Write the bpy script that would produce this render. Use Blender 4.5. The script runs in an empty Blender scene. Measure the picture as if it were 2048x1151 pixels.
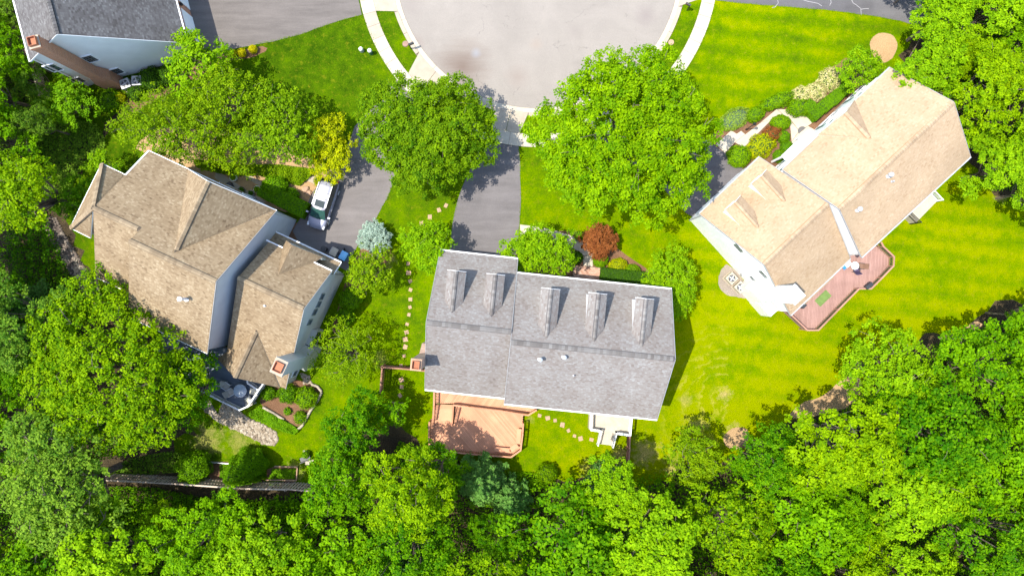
import bpy, math, random
import numpy as np
from mathutils import Vector, Matrix

# ------------------------------------------------------------------ camera, light, exposure
scene = bpy.context.scene
H = 64.0
F = 1365.3
cam = bpy.data.cameras.new("camera")
cam.sensor_width = 36.0
cam.lens = 24.0
cam.clip_start = 0.5
cam.clip_end = 2000.0
cam_o = bpy.data.objects.new("camera", cam)
cam_o.location = (0, 0, H)
cam_o.rotation_euler = (0, 0, 0)
scene.collection.objects.link(cam_o)
scene.camera = cam_o

SUN = Vector((-0.43, -0.05, 1.0)).normalized()
world = bpy.data.worlds.new("World")
scene.world = world
world.use_nodes = True
wn = world.node_tree
wn.nodes.clear()
sky = wn.nodes.new("ShaderNodeTexSky")
sky.sky_type = 'NISHITA'
sky.sun_disc = False
sky.sun_elevation = math.asin(SUN.z)
sky.sun_rotation = math.atan2(SUN.x, SUN.y)
bg = wn.nodes.new("ShaderNodeBackground")
bg.inputs[1].default_value = 0.15
wo = wn.nodes.new("ShaderNodeOutputWorld")
wn.links.new(sky.outputs[0], bg.inputs[0])
wn.links.new(bg.outputs[0], wo.inputs[0])
sl = bpy.data.lights.new("sun", 'SUN')
sl.energy = 2.7
sl.angle = math.radians(0.5)
sl.color = (1.0, 0.95, 0.86)
so = bpy.data.objects.new("sun", sl)
so.rotation_euler = SUN.to_track_quat('Z', 'Y').to_euler()
so.location = (-30, 5, 80)
scene.collection.objects.link(so)
scene.view_settings.view_transform = 'Standard'
scene.view_settings.look = 'None'
scene.view_settings.gamma = 1.0
scene.view_settings.exposure = 1.62
scene.view_settings.use_curve_mapping = False
scene.cycles.max_bounces = 5
scene.cycles.transparent_max_bounces = 4

R = random.Random(7)
col = scene.collection

# ------------------------------------------------------------------ helpers
def W(px, py, h=0.0):
    k = (H - h) / F
    return Vector(((px - 1024) * k, -(py - 575.5) * k, h))

def tag(o, label=None, cat=None, group=None, kind=None):
    if label: o['label'] = label
    if cat: o['category'] = cat
    if group: o['group'] = group
    if kind: o['kind'] = kind
    return o

def thing(name, label, cat, loc=(0, 0, 0), group=None, rotz=0.0, kind=None):
    o = bpy.data.objects.new(name, None)
    o.location = loc
    o.rotation_euler = (0, 0, rotz)
    o.empty_display_size = 0.3
    col.objects.link(o)
    return tag(o, label, cat, group, kind)

def root_off(parent):
    v = Vector((0, 0, 0))
    p = parent
    while p is not None:
        v = v + p.location
        p = p.parent
    return v

def obj(name, me, m, parent=None, loc=None, kind=None):
    """me: mesh; verts in world space when loc is None (shifted to the parent), else local with location loc."""
    o = bpy.data.objects.new(name, me)
    if m is not None and len(me.materials) == 0:
        for mm in (m if isinstance(m, (list, tuple)) else [m]):
            me.materials.append(mm)
    col.objects.link(o)
    if parent is not None:
        o.parent = parent
        if loc is None:
            o.location = -root_off(parent)
        else:
            o.location = loc
    elif loc is not None:
        o.location = loc
    if kind: o['kind'] = kind
    return o

def child_at(name, me, m, parent, wloc, rot=None, kind=None):
    """shared mesh placed at a world location under a parent that is not rotated"""
    o = bpy.data.objects.new(name, me)
    if m is not None and len(me.materials) == 0: me.materials.append(m)
    col.objects.link(o)
    o.parent = parent
    o.location = Vector(wloc) - root_off(parent)
    if rot is not None:
        if isinstance(rot, Matrix): o.rotation_euler = rot.to_euler()
        else: o.rotation_euler = rot
    if kind: o['kind'] = kind
    return o

class MB:
    def __init__(s): s.v = []; s.f = []; s.mi = []
    def poly(s, pts, mi=0):
        b = len(s.v); s.v += [tuple(p) for p in pts]; s.f.append(tuple(range(b, b + len(pts)))); s.mi.append(mi)
    def box(s, c, d, rz=0.0, M=None, mi=0):
        x, y, z = d[0] / 2, d[1] / 2, d[2] / 2
        b = len(s.v)
        cs, sn = math.cos(rz), math.sin(rz)
        for sx, sy, sz in ((-1,-1,-1),(1,-1,-1),(1,1,-1),(-1,1,-1),(-1,-1,1),(1,-1,1),(1,1,1),(-1,1,1)):
            p = Vector((sx * x, sy * y, sz * z))
            if M is not None: p = M @ p
            else: p = Vector((p.x * cs - p.y * sn, p.x * sn + p.y * cs, p.z)) + Vector(c)
            s.v.append(tuple(p))
        for q in ((0,3,2,1),(4,5,6,7),(0,1,5,4),(1,2,6,5),(2,3,7,6),(3,0,4,7)):
            s.f.append(tuple(b + i for i in q)); s.mi.append(mi)
        return s
    def beam(s, p, q, w, h, mi=0):
        p = Vector(p); q = Vector(q); d = q - p; L = d.length
        if L < 1e-6: return s
        x = d / L; up = Vector((0, 0, 1))
        if abs(x.z) > 0.98: up = Vector((1, 0, 0))
        y = up.cross(x).normalized(); z = x.cross(y)
        M = Matrix(((x.x, y.x, z.x, 0), (x.y, y.y, z.y, 0), (x.z, y.z, z.z, 0), (0, 0, 0, 1)))
        M.translation = (p + q) / 2
        return s.box((0, 0, 0), (L, w, h), M=M, mi=mi)
    def prism(s, pts, z0, z1, mi=0):
        """pts xy polygon"""
        n = len(pts); b = len(s.v)
        a = sum(pts[i][0] * pts[(i + 1) % n][1] - pts[(i + 1) % n][0] * pts[i][1] for i in range(n))
        if a < 0: pts = list(reversed(pts))
        for p in pts: s.v.append((p[0], p[1], z0))
        for p in pts: s.v.append((p[0], p[1], z1))
        s.f.append(tuple(b + i for i in reversed(range(n)))); s.mi.append(mi)
        s.f.append(tuple(b + n + i for i in range(n))); s.mi.append(mi)
        for i in range(n):
            j = (i + 1) % n
            s.f.append((b + i, b + j, b + n + j, b + n + i)); s.mi.append(mi)
        return s
    def cyl(s, c, r, z0, z1, n=12, r1=None, mi=0):
        if r1 is None: r1 = r
        b = len(s.v)
        for k in range(n):
            a = 2 * math.pi * k / n
            s.v.append((c[0] + r * math.cos(a), c[1] + r * math.sin(a), z0))
        for k in range(n):
            a = 2 * math.pi * k / n
            s.v.append((c[0] + r1 * math.cos(a), c[1] + r1 * math.sin(a), z1))
        s.f.append(tuple(b + i for i in reversed(range(n)))); s.mi.append(mi)
        s.f.append(tuple(b + n + i for i in range(n))); s.mi.append(mi)
        for i in range(n):
            j = (i + 1) % n
            s.f.append((b + i, b + j, b + n + j, b + n + i)); s.mi.append(mi)
        return s
    def tube(s, pts, rad, n=6, mi=0):
        b = len(s.v); pts = [Vector(p) for p in pts]
        for i, p in enumerate(pts):
            d = (pts[min(i + 1, len(pts) - 1)] - pts[max(i - 1, 0)]).normalized()
            up = Vector((0, 0, 1)) if abs(d.z) < 0.9 else Vector((1, 0, 0))
            x = up.cross(d).normalized(); y = d.cross(x)
            r = rad[i] if isinstance(rad, (list, tuple)) else rad
            for k in range(n):
                a = 2 * math.pi * k / n
                s.v.append(tuple(p + (x * math.cos(a) + y * math.sin(a)) * r))
        for i in range(len(pts) - 1):
            for k in range(n):
                j = (k + 1) % n
                s.f.append((b + i * n + k, b + i * n + j, b + (i + 1) * n + j, b + (i + 1) * n + k)); s.mi.append(mi)
        s.f.append(tuple(b + k for k in reversed(range(n)))); s.mi.append(mi)
        s.f.append(tuple(b + (len(pts) - 1) * n + k for k in range(n))); s.mi.append(mi)
        return s
    def mesh(s, name, smooth=False):
        me = bpy.data.meshes.new(name)
        me.from_pydata(s.v, [], s.f)
        if any(s.mi): me.polygons.foreach_set("material_index", s.mi)
        if smooth: me.polygons.foreach_set("use_smooth", [True] * len(me.polygons))
        me.update()
        return me
    def build(s, name, m, parent=None, kind=None, smooth=False, loc=None):
        return obj(name, s.mesh(name, smooth), m, parent, loc=loc, kind=kind)

def quad_mesh(name, V, tint=None):
    """V: (n,4,3) float array of quads -> mesh"""
    n = len(V)
    me = bpy.data.meshes.new(name)
    me.vertices.add(n * 4)
    me.vertices.foreach_set("co", V.astype(np.float32).ravel())
    me.loops.add(n * 4)
    me.loops.foreach_set("vertex_index", np.arange(n * 4, dtype=np.int32))
    me.polygons.add(n)
    me.polygons.foreach_set("loop_start", np.arange(0, n * 4, 4, dtype=np.int32))
    if tint is not None:
        a = me.attributes.new("tint", 'FLOAT', 'FACE')
        a.data.foreach_set("value", tint.astype(np.float32))
    me.update(calc_edges=True)
    return me

def inside(P, poly):
    """P (n,2), poly list of xy -> bool array"""
    x, y = P[:, 0], P[:, 1]
    r = np.zeros(len(P), bool)
    n = len(poly)
    j = n - 1
    for i in range(n):
        xi, yi = poly[i][0], poly[i][1]; xj, yj = poly[j][0], poly[j][1]
        c = ((yi > y) != (yj > y)) & (x < (xj - xi) * (y - yi) / ((yj - yi) if abs(yj - yi) > 1e-12 else 1e-12) + xi)
        r ^= c
        j = i
    return r

def seg_dist(P, poly):
    d = np.full(len(P), 1e9)
    n = len(poly)
    for i in range(n):
        a = np.array(poly[i][:2], float); b = np.array(poly[(i + 1) % n][:2], float)
        ab = b - a
        t = np.clip(((P - a) @ ab) / max(ab @ ab, 1e-9), 0, 1)
        q = a + t[:, None] * ab
        d = np.minimum(d, np.hypot(*(P - q).T))
    return d

# ------------------------------------------------------------------ materials
def newmat(name):
    m = bpy.data.materials.new(name); m.use_nodes = True
    nt = m.node_tree; nt.nodes.clear()
    out = nt.nodes.new("ShaderNodeOutputMaterial")
    p = nt.nodes.new("ShaderNodeBsdfPrincipled")
    nt.links.new(p.outputs[0], out.inputs[0])
    return m, nt, p, out

def N(nt, typ, **kw):
    n = nt.nodes.new(typ)
    for k, v in kw.items(): setattr(n, k, v)
    return n

def noise(nt, coord, scale, detail=4, rough=0.55, dist=0.0):
    n = N(nt, "ShaderNodeTexNoise")
    n.inputs['Scale'].default_value = scale; n.inputs['Detail'].default_value = detail
    n.inputs['Roughness'].default_value = rough; n.inputs['Distortion'].default_value = dist
    nt.links.new(coord, n.inputs['Vector'])
    return n.outputs['Fac']

def ramp(nt, fac, stops, interp='LINEAR'):
    r = N(nt, "ShaderNodeValToRGB")
    r.color_ramp.interpolation = interp
    e = r.color_ramp.elements
    while len(e) < len(stops): e.new(0.5)
    for i, (pos, c) in enumerate(stops):
        e[i].position = pos; e[i].color = (*c, 1) if len(c) == 3 else c
    nt.links.new(fac, r.inputs[0])
    return r.outputs[0]

def mixc(nt, fac, a, b, mode='MIX'):
    m = N(nt, "ShaderNodeMix", data_type='RGBA', blend_type=mode)
    for s, v in ((m.inputs[0], fac), (m.inputs[6], a), (m.inputs[7], b)):
        if isinstance(v, (int, float)): s.default_value = v
        elif isinstance(v, tuple): s.default_value = (*v, 1) if len(v) == 3 else v
        else: nt.links.new(v, s)
    return m.outputs[2]

def mth(nt, op, a, b=None, c=None, clamp=False):
    m = N(nt, "ShaderNodeMath", operation=op); m.use_clamp = clamp
    for i, v in enumerate((a, b, c)):
        if v is None: continue
        if isinstance(v, (int, float)): m.inputs[i].default_value = v
        else: nt.links.new(v, m.inputs[i])
    return m.outputs[0]

def bump(nt, p, h, strength=0.5, dist=0.02):
    b = N(nt, "ShaderNodeBump")
    b.inputs['Strength'].default_value = strength; b.inputs['Distance'].default_value = dist
    nt.links.new(h, b.inputs['Height']); nt.links.new(b.outputs[0], p.inputs['Normal'])

def objc(nt):
    return N(nt, "ShaderNodeTexCoord").outputs['Object']

def geo(nt):
    return N(nt, "ShaderNodeNewGeometry").outputs['Position']

def simple(name, c, rough=0.6, var=0.25, scale=3.0, bmp=0.0, metal=0.0, c2=None, fine=None):
    m, nt, p, out = newmat(name)
    co = geo(nt)
    f = noise(nt, co, scale, 5)
    cc2 = c2 if c2 else tuple(x * (1 - var) for x in c)
    cc = ramp(nt, f, [(0.3, cc2), (0.7, c)])
    if fine:
        g = noise(nt, co, fine, 3)
        cc = mixc(nt, mth(nt, 'MULTIPLY', g, 0.5), cc, tuple(x * 0.45 for x in c), 'MIX')
        if bmp: bump(nt, p, g, bmp, 0.02)
    elif bmp: bump(nt, p, noise(nt, co, scale * 8, 3), bmp, 0.02)
    nt.links.new(cc, p.inputs['Base Color'])
    p.inputs['Roughness'].default_value = rough
    p.inputs['Metallic'].default_value = metal
    return m

def shingle_mat(name, cols, under=False):
    """per-shingle tone from the 'tint' face attribute; weathering from noise"""
    m, nt, p, out = newmat(name)
    co = geo(nt)
    if under:
        cc = ramp(nt, noise(nt, co, 9, 3), [(0.3, cols[0]), (0.7, cols[1])])
    else:
        a = N(nt, "ShaderNodeAttribute"); a.attribute_name = "tint"
        st = [(i / (len(cols) - 1), c) for i, c in enumerate(cols)]
        cc = ramp(nt, a.outputs['Fac'], st)
    big = noise(nt, co, 0.35, 4, 0.6)
    cc = mixc(nt, 1.0, cc, ramp(nt, big, [(0.3, (0.9, 0.885, 0.88)), (0.7, (1.06, 1.06, 1.06))]), 'MULTIPLY')
    g = noise(nt, co, 30, 2)
    cc = mixc(nt, mth(nt, 'MULTIPLY', g, 0.5), cc, (cols[0][0] * .5, cols[0][1] * .5, cols[0][2] * .5))
    nt.links.new(cc, p.inputs['Base Color'])
    p.inputs['Roughness'].default_value = 0.9
    p.inputs['Specular IOR Level'].default_value = 0.2
    return m

def leaf_mat(name, dark, light, trans=0.35, rough=0.6, hv=0.5):
    m, nt, p, out = newmat(name)
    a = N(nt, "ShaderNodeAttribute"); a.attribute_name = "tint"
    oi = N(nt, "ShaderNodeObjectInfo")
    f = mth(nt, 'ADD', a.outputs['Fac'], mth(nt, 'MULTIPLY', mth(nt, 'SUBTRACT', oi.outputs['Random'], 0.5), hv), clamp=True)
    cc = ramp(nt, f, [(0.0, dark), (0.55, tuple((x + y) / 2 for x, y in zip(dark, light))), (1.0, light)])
    nt.links.new(cc, p.inputs['Base Color'])
    p.inputs['Roughness'].default_value = rough
    p.inputs['Specular IOR Level'].default_value = 0.06
    t = N(nt, "ShaderNodeBsdfTranslucent")
    tc = mixc(nt, 1.0, cc, (1.25, 1.15, 0.6), 'MULTIPLY')
    nt.links.new(tc, t.inputs[0])
    mx = N(nt, "ShaderNodeMixShader"); mx.inputs[0].default_value = trans
    nt.links.new(p.outputs[0], mx.inputs[1]); nt.links.new(t.outputs[0], mx.inputs[2])
    nt.links.new(mx.outputs[0], out.inputs[0])
    return m

def siding_mat(name, c, step=0.13):
    m, nt, p, out = newmat(name)
    co = geo(nt)
    sx = N(nt, "ShaderNodeSeparateXYZ"); nt.links.new(co, sx.inputs[0])
    fr = mth(nt, 'FRACT', mth(nt, 'DIVIDE', sx.outputs[2], step))
    edge = mth(nt, 'LESS_THAN', fr, 0.12)
    cc = ramp(nt, noise(nt, co, 0.8, 4), [(0.3, tuple(x * 0.9 for x in c)), (0.7, c)])
    cc = mixc(nt, mth(nt, 'MULTIPLY', edge, 0.22), cc, tuple(x * 0.5 for x in c))
    nt.links.new(cc, p.inputs['Base Color'])
    bump(nt, p, fr, 0.6, 0.02)
    p.inputs['Roughness'].default_value = 0.55
    return m

def brick_mat(name, c1, c2, mortar, sc=1.0):
    m, nt, p, out = newmat(name)
    co = geo(nt)
    sx = N(nt, "ShaderNodeSeparateXYZ"); nt.links.new(co, sx.inputs[0])
    cb = N(nt, "ShaderNodeCombineXYZ")
    nt.links.new(mth(nt, 'ADD', sx.outputs[0], sx.outputs[1]), cb.inputs[0])
    nt.links.new(sx.outputs[2], cb.inputs[1])
    b = N(nt, "ShaderNodeTexBrick")
    nt.links.new(cb.outputs[0], b.inputs['Vector'])
    b.inputs['Color1'].default_value = (*c1, 1); b.inputs['Color2'].default_value = (*c2, 1)
    b.inputs['Mortar'].default_value = (*mortar, 1); b.inputs['Scale'].default_value = 1.0
    b.inputs['Brick Width'].default_value = 0.22 * sc; b.inputs['Row Height'].default_value = 0.075 * sc
    b.inputs['Mortar Size'].default_value = 0.008
    nt.links.new(b.outputs[0], p.inputs['Base Color'])
    p.inputs['Roughness'].default_value = 0.85
    return m

def wood_mat(name, c1, c2, rough=0.6):
    m, nt, p, out = newmat(name)
    oi = N(nt, "ShaderNodeObjectInfo")
    co = geo(nt)
    cc = ramp(nt, oi.outputs['Random'], [(0.0, c1), (1.0, c2)])
    g = noise(nt, co, 14, 3)
    cc = mixc(nt, mth(nt, 'MULTIPLY', g, 0.35), cc, tuple(x * 0.6 for x in c1))
    w = noise(nt, co, 0.7, 3)
    cc = mixc(nt, 1.0, cc, ramp(nt, w, [(0.3, (0.82, 0.80, 0.78)), (0.7, (1.08, 1.08, 1.08))]), 'MULTIPLY')
    nt.links.new(cc, p.inputs['Base Color'])
    p.inputs['Roughness'].default_value = rough
    return m

def lawn_mat():
    m, nt, p, out = newmat("lawn_grass")
    co = geo(nt)
    sx = N(nt, "ShaderNodeSeparateXYZ"); nt.links.new(co, sx.inputs[0])
    X, Y = sx.outputs[0], sx.outputs[1]
    n1 = noise(nt, co, 0.16, 5, 0.6)
    n2 = noise(nt, co, 1.1, 5, 0.65)
    n3 = noise(nt, co, 7.0, 4, 0.7)
    n4 = noise(nt, co, 17.0, 3, 0.7)
    f = mth(nt, 'ADD', mth(nt, 'MULTIPLY', n1, 0.62), mth(nt, 'MULTIPLY', n2, 0.5))
    f = mth(nt, 'SUBTRACT', mth(nt, 'ADD', f, mth(nt, 'MULTIPLY', n3, 0.42)), 0.17)
    # paler, yellower turf towards the right-hand gardens, darker on the left
    gx = N(nt, "ShaderNodeMapRange"); gx.inputs[1].default_value = -26; gx.inputs[2].default_value = 20
    gx.inputs[3].default_value = -0.17; gx.inputs[4].default_value = 0.10
    nt.links.new(X, gx.inputs[0])
    f = mth(nt, 'ADD', f, gx.outputs[0])
    gy = N(nt, "ShaderNodeMapRange"); gy.inputs[1].default_value = -8; gy.inputs[2].default_value = 24
    gy.inputs[3].default_value = 0.05; gy.inputs[4].default_value = -0.10
    nt.links.new(Y, gy.inputs[0])
    f = mth(nt, 'ADD', f, gy.outputs[0])
    # mowing bands
    dx = mth(nt, 'MULTIPLY', n1, 3.0)
    ang = 0.12
    v = mth(nt, 'ADD', mth(nt, 'MULTIPLY', Y, math.cos(ang)), mth(nt, 'MULTIPLY', X, math.sin(ang)))
    wv = mth(nt, 'SINE', mth(nt, 'ADD', mth(nt, 'MULTIPLY', v, 3.4), mth(nt, 'MULTIPLY', dx, 2.2)))
    mask = mth(nt, 'MULTIPLY', mth(nt, 'MULTIPLY', mth(nt, 'GREATER_THAN', mth(nt, 'ADD', X, mth(nt, 'MULTIPLY', Y, 0.45)), 17.0), n1), mth(nt, 'MULTIPLY', n2, 0.25))
    f = mth(nt, 'ADD', f, mth(nt, 'MULTIPLY', wv, mask))
    cc = ramp(nt, f, [(0.26, (0.022, 0.058, 0.002)), (0.44, (0.056, 0.115, 0.002)), (0.60, (0.102, 0.178, 0.000)), (0.80, (0.198, 0.238, 0.000))])
    dg = mth(nt, 'ADD', mth(nt, 'MULTIPLY', X, 0.80), mth(nt, 'MULTIPLY', Y, 0.60))
    wd = mth(nt, 'SINE', mth(nt, 'ADD', mth(nt, 'MULTIPLY', dg, 5.5), mth(nt, 'MULTIPLY', n2, 2.5)))
    md = mth(nt, 'MULTIPLY', mth(nt, 'LESS_THAN', Y, -1.0), mth(nt, 'MULTIPLY', mth(nt, 'GREATER_THAN', X, 13.0), mth(nt, 'LESS_THAN', X, 24.0)))
    f = mth(nt, 'ADD', f, mth(nt, 'MULTIPLY', wd, mth(nt, 'MULTIPLY', md, mth(nt, 'MULTIPLY', n1, 0.13))))
    # yellowish dry flecks
    dry = mth(nt, 'MULTIPLY', ramp(nt, noise(nt, co, 2.3, 6, 0.75), [(0.54, (0, 0, 0)), (0.72, (1, 1, 1))]), 0.65)
    cc = mixc(nt, dry, cc, (0.22, 0.205, 0.012))
    # worn earth spots: (x, y, radius, strength)
    spots = [(1450, 789, 17, 1.0), (1262, 905, 0, 0), (1290, 905, 34, 0.95), (1395, 850, 26, 0.55), (1350, 935, 30, 0.8), (1372, 800, 16, 0.5),
             (1470, 870, 26, 0.95), (1240, 912, 24, 0.9), (1180, 935, 22, 0.5), (480, 880, 34, 0.5), (590, 940, 22, 0.6), (415, 880, 40, 0.6), (775, 520, 22, 0.6),
             (1940, 665, 20, 0.7), (2000, 395, 14, 0.9), (760, 720, 20, 0.4), (1060, 838, 10, 0.4), (265, 595, 24, 0.7), (820, 905, 20, .5)]
    nz = mth(nt, 'MULTIPLY', mth(nt, 'SUBTRACT', noise(nt, co, 1.6, 6, 0.75), 0.52), 3.4)
    worn = None
    for (sx_, sy_, r_, k_) in spots:
        if not r_: continue
        c = W(sx_, sy_, 0); rr = r_ / 21.33
        d = N(nt, "ShaderNodeVectorMath", operation='DISTANCE')
        nt.links.new(co, d.inputs[0]); d.inputs[1].default_value = (c.x, c.y, 0)
        t = mth(nt, 'SUBTRACT', 1.0, mth(nt, 'DIVIDE', d.outputs['Value'], rr))
        t = mth(nt, 'ADD', t, nz)
        t = mth(nt, 'MULTIPLY', mth(nt, 'MULTIPLY', t, 1.3, clamp=True), k_ * .85)
        # no effect far away
        near = mth(nt, 'LESS_THAN', d.outputs['Value'], rr * 2.0)
        t = mth(nt, 'MULTIPLY', t, near)
        worn = t if worn is None else mth(nt, 'MAXIMUM', worn, t)
    soil = ramp(nt, n3, [(0.3, (0.20, 0.17, 0.05)), (0.7, (0.46, 0.36, 0.16))])
    cc = mixc(nt, worn, cc, soil)
    # arcs left by the mower around the bare spot behind the house
    c = W(1440, 790, 0)
    d = N(nt, "ShaderNodeVectorMath", operation='DISTANCE')
    nt.links.new(co, d.inputs[0]); d.inputs[1].default_value = (c.x, c.y, 0)
    dd = mth(nt, 'ADD', d.outputs['Value'], mth(nt, 'MULTIPLY', n1, 5.0))
    dd = mth(nt, 'ADD', dd, mth(nt, 'MULTIPLY', n2, 2.6))
    dd = mth(nt, 'ADD', dd, mth(nt, 'MULTIPLY', Y, 0.45))
    w = mth(nt, 'SINE', mth(nt, 'MULTIPLY', dd, 5.0))
    w = ramp(nt, w, [(0.45, (0, 0, 0)), (1.0, (1, 1, 1))])
    nearm = N(nt, "ShaderNodeMapRange"); nearm.inputs[1].default_value = 1.0; nearm.inputs[2].default_value = 7.5
    nearm.inputs[3].default_value = 0.62; nearm.inputs[4].default_value = 0.0
    nt.links.new(d.outputs['Value'], nearm.inputs[0])
    w = mth(nt, 'MULTIPLY', mth(nt, 'MULTIPLY', w, nearm.outputs[0]), ramp(nt, n2, [(0.40, (0, 0, 0)), (0.60, (1, 1, 1))]))
    w = mth(nt, 'MULTIPLY', w, mth(nt, 'LESS_THAN', X, c.x + .8))
    cc = mixc(nt, w, cc, (0.36, 0.31, 0.06))
    # fine grain
    cc = mixc(nt, 1.0, cc, ramp(nt, n4, [(0.28, (0.42, 0.48, 0.4)), (0.72, (1.45, 1.38, 1.2))]), 'MULTIPLY')
    nt.links.new(cc, p.inputs['Base Color'])
    hh = mth(nt, 'ADD', mth(nt, 'MULTIPLY', n4, 0.5), n3)
    bump(nt, p, hh, 0.9, 0.09)
    p.inputs['Roughness'].default_value = 1.0
    p.inputs['Specular IOR Level'].default_value = 0.0
    return m

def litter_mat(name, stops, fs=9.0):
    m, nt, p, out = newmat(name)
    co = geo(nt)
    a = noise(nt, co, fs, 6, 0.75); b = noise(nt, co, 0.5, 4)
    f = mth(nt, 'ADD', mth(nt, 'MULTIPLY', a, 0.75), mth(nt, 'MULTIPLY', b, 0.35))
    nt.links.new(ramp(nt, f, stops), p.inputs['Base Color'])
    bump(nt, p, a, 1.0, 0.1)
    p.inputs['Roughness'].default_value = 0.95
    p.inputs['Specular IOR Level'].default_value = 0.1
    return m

def asphalt_mat(name, c, cracks=False, streak=0.35, stain=None, ang=0.3, vr=1.0):
    m, nt, p, out = newmat(name)
    co = geo(nt)
    b = noise(nt, co, 0.22, 5, 0.6, 1.0)
    mp = N(nt, "ShaderNodeMapping"); nt.links.new(co, mp.inputs[0])
    mp.inputs['Rotation'].default_value = (0, 0, ang)
    mp.inputs['Scale'].default_value = (0.18, 1.2, 1)
    s = noise(nt, mp.outputs[0], 1.0, 5, 0.65)
    f = mth(nt, 'ADD', mth(nt, 'MULTIPLY', b, 1 - streak), mth(nt, 'MULTIPLY', s, streak))
    cc = ramp(nt, f, [(0.32, tuple(x * (1 - .28 * vr) for x in c)), (0.68, tuple(x * (1 + .18 * vr) for x in c))])
    g = noise(nt, co, 22, 3, 0.7)
    cc = mixc(nt, 1.0, cc, ramp(nt, g, [(0.3, (0.85, 0.85, 0.85)), (0.7, (1.13, 1.13, 1.13))]), 'MULTIPLY')
    if stain:
        for (sx_, sy_, r_, scol, k_) in stain:
            q = W(sx_, sy_, 0); rr = r_ / 21.33
            d = N(nt, "ShaderNodeVectorMath", operation='DISTANCE'); nt.links.new(co, d.inputs[0]); d.inputs[1].default_value = (q.x, q.y, 0)
            t = mth(nt, 'SUBTRACT', 1.0, mth(nt, 'DIVIDE', d.outputs['Value'], rr))
            t = mth(nt, 'MULTIPLY', mth(nt, 'ADD', t, mth(nt, 'MULTIPLY', mth(nt, 'SUBTRACT', s, 0.5), 1.2)), k_, clamp=True)
            cc = mixc(nt, t, cc, scol)
    if cracks:
        v = N(nt, "ShaderNodeTexVoronoi", feature='DISTANCE_TO_EDGE')
        dn = N(nt, "ShaderNodeVectorMath", operation='ADD')
        nz = N(nt, "ShaderNodeTexNoise"); nz.inputs['Scale'].default_value = 0.9; nz.inputs['Detail'].default_value = 5
        nt.links.new(co, nz.inputs['Vector'])
        sc = N(nt, "ShaderNodeVectorMath", operation='SCALE'); sc.inputs['Scale'].default_value = 2.6
        nt.links.new(nz.outputs['Color'], sc.inputs[0])
        nt.links.new(co, dn.inputs[0]); nt.links.new(sc.outputs[0], dn.inputs[1])
        nt.links.new(dn.outputs[0], v.inputs['Vector']); v.inputs['Scale'].default_value = 0.16
        line = mth(nt, 'LESS_THAN', v.outputs['Distance'], 0.0035)
        brk = ramp(nt, noise(nt, co, 0.5, 3), [(0.5, (0, 0, 0)), (0.56, (1, 1, 1))])
        cc = mixc(nt, mth(nt, 'MULTIPLY', mth(nt, 'MULTIPLY', line, brk), cracks if isinstance(cracks, float) else 0.5), cc, tuple(x * 0.45 for x in c))
    nt.links.new(cc, p.inputs['Base Color'])
    p.inputs['Roughness'].default_value = 0.9
    p.inputs['Specular IOR Level'].default_value = 0.2
    bump(nt, p, g, 0.3, 0.01)
    return m

M = {}
M['lawn'] = lawn_mat()
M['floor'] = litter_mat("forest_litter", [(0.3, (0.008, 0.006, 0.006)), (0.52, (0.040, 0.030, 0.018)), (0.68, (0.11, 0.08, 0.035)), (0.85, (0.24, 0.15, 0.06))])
M['mulch'] = litter_mat("mulch", [(0.3, (0.06, 0.035, 0.02)), (0.55, (0.17, 0.09, 0.05)), (0.8, (0.34, 0.20, 0.11))], 14)
M['tanmulch'] = litter_mat("tan_mulch", [(0.3, (0.22, 0.13, 0.065)), (0.55, (0.40, 0.26, 0.13)), (0.8, (0.55, 0.38, 0.2))], 14)
M['road'] = asphalt_mat("road_asphalt", (0.238, 0.212, 0.182), cracks=0.45, streak=0.25, vr=.4,
                        stain=[(925, 135, 66, (0.135, 0.10, 0.08), 0.85), (1035, 155, 30, (0.19, 0.15, 0.125), 0.5), (1290, 30, 26, (0.17, 0.14, 0.13), 0.5), (1150, 60, 22, (0.19, 0.165, 0.145), 0.4), (832, 85, 20, (0.2, 0.15, 0.13), 0.5), (1072, 88, 16, (0.24, 0.19, 0.15), 0.45), (952, 106, 12, (0.25, 0.29, 0.34), 0.35), (820, 5, 30, (0.2, 0.17, 0.15), .5)])
M['drive'] = asphalt_mat("driveway_asphalt", (0.135, 0.123, 0.12), streak=0.6, ang=1.4)
M['driveL'] = asphalt_mat("driveway_asphalt_shared", (0.150, 0.134, 0.125), streak=0.5, ang=-1.0)
M['driveTL'] = asphalt_mat("driveway_asphalt_weathered", (0.135, 0.118, 0.105), streak=0.75, ang=-0.25)
M['driveR'] = asphalt_mat("driveway_asphalt_sealed", (0.115, 0.105, 0.105), streak=0.5, ang=0.8)
M['driveTR'] = asphalt_mat("driveway_asphalt_cracked", (0.105, 0.10, 0.10), streak=0.4, cracks=0.3)
M['crack'] = simple("crack_filler", (0.30, 0.285, 0.28), 0.9)
M['conc'] = simple("concrete", (0.42, 0.355, 0.265), 0.85, c2=(0.34, 0.28, 0.205), scale=1.3, fine=25)
M['conc2'] = simple("concrete_pale", (0.50, 0.44, 0.34), 0.85, c2=(0.41, 0.35, 0.265), scale=1.6, fine=25)
M['joint'] = simple("concrete_joint", (0.16, 0.13, 0.10), 0.95)
M['paver'] = simple("stepping_stone", (0.46, 0.30, 0.19), 0.9, c2=(0.36, 0.22, 0.135), scale=6, fine=30)
M['rake'] = simple("grey_drip_edge", (0.36, 0.36, 0.36), 0.6)
M['white'] = simple("white_trim", (0.80, 0.80, 0.79), 0.45, var=0.06, scale=2)
M['sidingW'] = siding_mat("white_siding", (0.83, 0.83, 0.83))
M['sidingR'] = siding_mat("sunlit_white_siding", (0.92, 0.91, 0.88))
M['sidingC'] = siding_mat("cream_siding", (0.60, 0.60, 0.575))
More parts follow.
